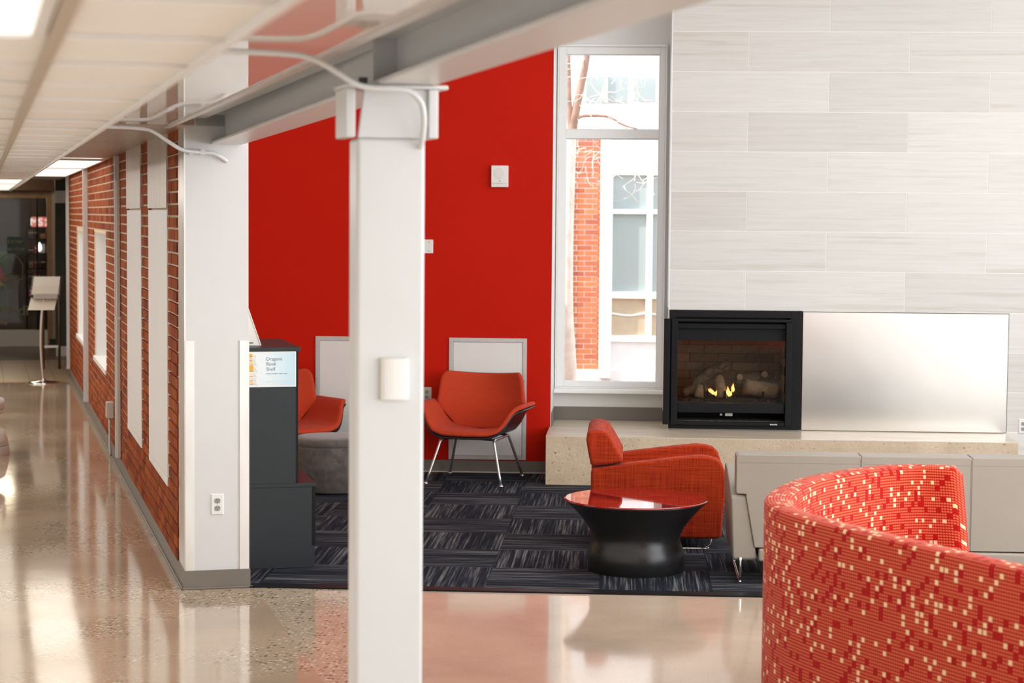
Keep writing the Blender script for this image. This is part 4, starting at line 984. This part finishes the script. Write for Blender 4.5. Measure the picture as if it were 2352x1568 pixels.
g = MB(); g.box(1.376, 3.3, 24.8, 24.95, 0, 3.0); g.box(3.2, 3.3, 24.95, 34, 0, 3.0); g.box(1.0, 3.2, 28.3, 28.5, 0, 3.0); gw = cor(struct(g.build('wall_green', 'green_wall'), 'narrow dark green wall by the corridor end'))  # first two boxes are added unseen walls that shut out sky light
box('white_base', 'panel_cream', (1.0, 3.2, 28.28, 28.3, .006, .145), gw); box('white_head', 'panel_cream', (1.0, 3.2, 28.28, 28.3, 2.13, 2.30), gw)
# shop sign, posters and goods behind the glass
sg = empty('shop_sign', uv(.66, VS + .25, 0), TH); tag(sg, 'glowing red and white lettered sign high behind the shop glass', 'sign')
box('board', 'shop_sign_red', (.08, .36, .0, .03, 1.78, 1.93), sg); text('lettering', 'M', .16, 'shop_sign_white', sg, (.055, -.012, 1.80), (pi / 2, 0, 0), .004); text('lettering', 'S', .16, 'shop_sign_white', sg, (.175, -.012, 1.80), (pi / 2, 0, 0), .004); text('lettering', '2', .14, 'shop_sign_white', sg, (.265, -.012, 1.80), (pi / 2, 0, 0), .004)
pt = empty('shop_poster', uv(.36, VS - .012, 0), TH); tag(pt, 'dark teal window poster with pale lettering on the shop glass', 'poster')
box('sheet', 'sign_teal', (.02, .28, 0, .004, 1.385, 1.635), pt); [text('lettering', q, .062, 'chalk', pt, (x_, -.002, z_), (pi / 2, 0, 0), .001) for q, x_, z_ in (('E', .03, 1.54), ('A', .075, 1.54), ('TRIP', .125, 1.54), ('AL', .03, 1.43), ('FOUR', .115, 1.43))]
hp_ = empty('hoop_decal', uv(.36, VS - .03, 0), TH); tag(hp_, 'chalk line basketball backboard and net drawn on the shop glass', 'decal')
MB().tube([(-.10, 0, 1.30), (.05, 0, 1.39), (.17, 0, 1.33), (.245, 0, 1.22), (.235, 0, 1.02), (.10, 0, .955)], .006, 6).build('backboard_line', 'chalk', hp_)
MB().tube([(-.02 + .06 + .08 * cos(a * pi / 8), 0, 1.04 + .018 * sin(a * pi / 8)) for a in range(17)], .006, 6).build('hoop_line', 'chalk', hp_)
for k in range(6): MB().tube([(-.035 + .03 * k, 0, 1.03), (-.01 + .02 * k, 0, .86)], .0035, 5).build('net_line', 'chalk', hp_)
cb_ = empty('chalk_writing', uv(.25, VS - .012, 0), TH); tag(cb_, 'pale green handwriting low on the shop glass', 'lettering')
text('lettering', 'Medi', .22, 'chalk', cb_, (.0, 0, .47), (pi / 2, 0, 0), .001); text('lettering', 'n', .10, 'sign_yellow', cb_, (.02, 0, .33), (pi / 2, 0, 0), .001); text('lettering', 'a', .10, 'sign_yellow', cb_, (.075, 0, .33), (pi / 2, 0, 0), .001)
gp = empty('game_poster', uv(.18, VS + .05, 0), TH); tag(gp, 'green and yellow picture poster at the left of the shop glass', 'poster')
box('sheet', 'sign_teal', (.0, .22, 0, .004, .60, 1.50), gp); box('green_field', 'sign_green', (.0, .21, -.003, 0, 1.22, 1.42), gp); MB().prism([(.08, .98), (.20, .98), (.09, 1.22)], -.004, 0, 'y').build('pennant', 'sign_red', gp); MB().prism([(.06, .92), (.18, .90), (.07, 1.0)], -.006, -.004, 'y').build('pennant', 'sign_yellow', gp)
rack = empty('display_rack', uv(.66, VS + .45, 0), TH); tag(rack, 'dark shop display rack with shelves of small goods', 'rack')
for z in (.70, .92, 1.14, 1.36, 1.58): box('shelf', 'black_metal', (.0, .50, 0, .3, z, z + .02), rack)
for x in (.0, .48): box('upright', 'black_metal', (x, x + .02, 0, .3, .01, 1.8), rack)
k = 0
for z in (.72, .94, 1.16, 1.38, 1.60):
    for x in (.075, .16, .25, .335, .42):
        q = random.Random(k); wd, hh = q.uniform(.05, .075), q.uniform(.07, .16); mt = q.choice(['product_tan', 'product_blue', 'paper_white', 'sign_red', 'product_tan', 'shop_dark'])
        pk = cor(empty('shop_package'), .66 + x, VS + .55, z + .0005)
        pk.location = uv(.66 + x, VS + .55, z + .0005)
        box('carton', mt, (-wd / 2, wd / 2, -.05, .05, 0, hh), pk, bevel=.004); box('flap', 'panel_cream', (-wd / 2, wd / 2, -.051, -.05, hh * .6, hh * .75), pk)
        tag(pk, '%s carton, %s from left on the %s shelf of shop rack' % ({'product_tan': 'tan', 'product_blue': 'blue', 'paper_white': 'white', 'sign_red': 'red', 'shop_dark': 'brown'}[mt], ['first', 'second', 'third', 'fourth', 'fifth'][k % 5], ['lowest', 'second lowest', 'middle', 'second highest', 'top'][k // 5]), 'package', 'small goods on the shop display rack'); k += 1
lb = cor(empty('shop_lamp'), .78, VS + .4, 1.36 + .0205); lb.location = uv(.86, VS + .40, 1.381); tag(lb, 'small bright white lamp glowing on the shop rack', 'lamp')
MB().lathe([(.022, 0), (.024, .02), (.012, .03)], 14).build('lamp_base', 'aluminium', lb); MB().lathe([(.012, .03), (.032, .06), (.034, .085), (.015, .15), (.002, .17)], 14).build('bulb', 'shop_bulb', lb, smooth=True)
stn = empty('queue_post', uv(.88, 26.0, .007), TH); tag(stn, 'dark bronze barrier frame standing in front of the shop door', 'barrier')
for x in (-.12, .08): MB().tube([(x, 0, 0), (x, 0, 1.12)], .018, 10).build('post', 'dark_wood', stn, smooth=True)
box('lower_bar', 'panel_cream', (-.12, .08, -.01, .01, .27, .30), stn); box('upper_bar', 'dark_wood', (-.12, .08, -.008, .008, 1.06, 1.09), stn)
light('shop_downlight', 'POINT', uv(.3, VS + 1.2, 2.4), 45, (1.0, .85, .65), shadow_soft_size=.2)
light('lobby_fill', 'POINT', uv(.2, 29.2, 2.55), 28, (1.0, .80, .55), shadow_soft_size=.15)  # added unseen point light, brightens the shop front's jamb and header
# corridor downlights further back (reflected in the floor)
for k in range(4):
    dl = cor(empty('downlight'), -.62, 25.6 + k * .7, CZ + .35 if False else CZ - .0); dl.location = uv(-.8, 25.0 + k * .8, CZ - .006)
    MB().lathe([(.07, -.004), (.075, .006), (.05, .006)], 20).build('trim_ring', 'white_paint', dl); MB().lathe([(.05, .0), (.05, .004)], 20).build('lens', 'downlight_glow', dl)
    tag(dl, '%s of four small round warm downlights in corridor ceiling' % ['nearest', 'second', 'third', 'farthest'][k], 'downlight', 'corridor downlights')

# ================================================================== OUTDOORS
gr = MB(); gr.prism([(-3.3, 15.96), (30, 15.96), (30, 60), (-3.3, 60)], -.35, -.14, 'z'); struct(gr.build('ground', 'soil'), 'bare courtyard ground outside the window')
EY = 26.0
bd_ = empty('brick_building', (0, EY, -.14)); tag(bd_, 'white and brick building seen through the tall lounge window', 'building')
zz0 = -.14
def eb(name, mat, x0, x1, z0, z1, y0=0, y1=.2, par=None, **k): return box(name, mat, (x0, x1, y0, y1, z0 - zz0, z1 - zz0), par or bd_, **k)
eb('footing', 'siding_white', -3.2, 8, -.14, -.0, .0, .4)
eb('upper_wall', 'siding_white', -3.2, 8, 3.13, 6.5, .05, .4); eb('wall', 'siding_white', -3.2, -.80, -.0, 3.13, .02, .4); eb('wall', 'siding_white', 1.6, 8, -.0, 3.13, .02, .4)
eb('pier_core', 'mortar_light', -.80, -.425, -.0, 3.12, .06, .4)
ob = MB().box(-.0965, .0965, 0, .05, -.0290, .0290).mesh('brick', 'brick_outdoor'); obh = MB().box(-.0455, .0455, 0, .05, -.0290, .0290).mesh('brick', 'brick_outdoor')
for r in range(45):
    z = .035 + r * .0677 - zz0 - .0
    if z > 3.24: break
    row = [(-.7, ob), (-.497, ob)] if r % 2 == 0 else [(-.753, obh), (-.6, ob), (-.4485, obh)]
    for x, mme in row: put('brick', mme, bd_, loc=(x, .055 + random.uniform(-.002, .002), z))
eb('pink_return', 'brick_outdoor', -.425, -.385, 0, 3.05, .12, .4)
eb('corner_post', 'siding_white', -.40, -.245, -.1, 3.13, -.04, .3)
eb('window_head', 'siding_white', -.245, 1.6, 2.58, 3.13, .0, .3); eb('sill_panel', 'siding_white', -.245, 1.6, -.02, .375, .04, .3)
for (a, b) in ((-.235, .205), (.285, .725), (.80, 1.24)):
    wf = eb('window_unit', 'white_frame', a - .04, a, .375, 2.58, 0, .12); eb('mullion', 'white_frame', b, b + .04, .375, 2.58, 0, .12)
    for z0, z1 in ((.375, .455), (.94, 1.028), (2.04, 2.10), (2.545, 2.58)): eb('rail', 'white_frame', a, b, z0, z1, .0, .12)
    eb('pane', 'dark_glass', a, b, 2.10, 2.545, .06, .07); eb('pane', 'dark_glass', a, b, 1.028, 2.04, .06, .07); eb('pane', 'lower_panel_beige', a, b, .455, .94, .06, .07)
    MB().tube([(a, .05, .74 - zz0), ((a + b) / 2, .05, .715 - zz0), (b, .05, .745 - zz0)], .012, 6, smooth=4).build('blind_slat', 'white_frame', bd_)
eb('upper_window', 'dark_glass', -.60, -.06, 3.48, 3.82, .03, .06); eb('upper_frame', 'white_frame', -.35, -.32, 3.48, 3.82, .0, .06)
eb('upper_window', 'dark_glass', .02, .30, 3.50, 3.80, .03, .06)
tr = empty('tree', (-.60, 20, -.14)); tag(tr, 'bare tree with trunk coloured as sunlit and twisting branches outside the window', 'tree')
MB().tube([(-.02, 0, 0), (.01, 0, .5), (-.03, 0, 1.2), (-.03, 0, 2.0), (-.01, 0, 2.75), (.0, 0, 3.0)], (.075, .05), 12, smooth=4).build('trunk', 'sunlit_bark', tr, smooth=True)
MB().tube([(.0, 0, 2.95), (.03, 0, 3.15), (.09, .02, 3.45), (.15, .03, 3.8), (.19, 0, 4.5)], (.05, .025), 10, smooth=4).build('branch', 'bark', tr, smooth=True)
MB().tube([(.0, 0, 2.98), (-.03, 0, 3.25), (-.04, .02, 3.6), (-.07, 0, 4.6)], (.035, .02), 10, smooth=4).build('branch', 'bark', tr, smooth=True)
MB().tube([(.01, 0, 3.02), (.07, -.02, 3.13), (.22, -.04, 3.145), (.38, -.05, 3.13), (.50, -.06, 3.06), (.66, -.06, 3.01)], (.02, .009), 8, smooth=4).build('branch', 'bark', tr, smooth=True)
tw = MB(); q = random.Random(5)
for k in range(120):
    x, y, z = q.uniform(.0, .85), q.uniform(-.3, .3), q.uniform(2.45, 3.75); pts = [Vector((x, y, z))]; a = q.uniform(0, 2 * pi)
    for i in range(4): a += q.uniform(-.6, .6); pts.append(pts[-1] + Vector((.055 * cos(a), q.uniform(-.03, .03), .055 * sin(a))))
    tw.tube(pts, (.0045, .002), 5)
tag(tw.build('twigs', 'sunlit_bark', tr), kind='stuff')
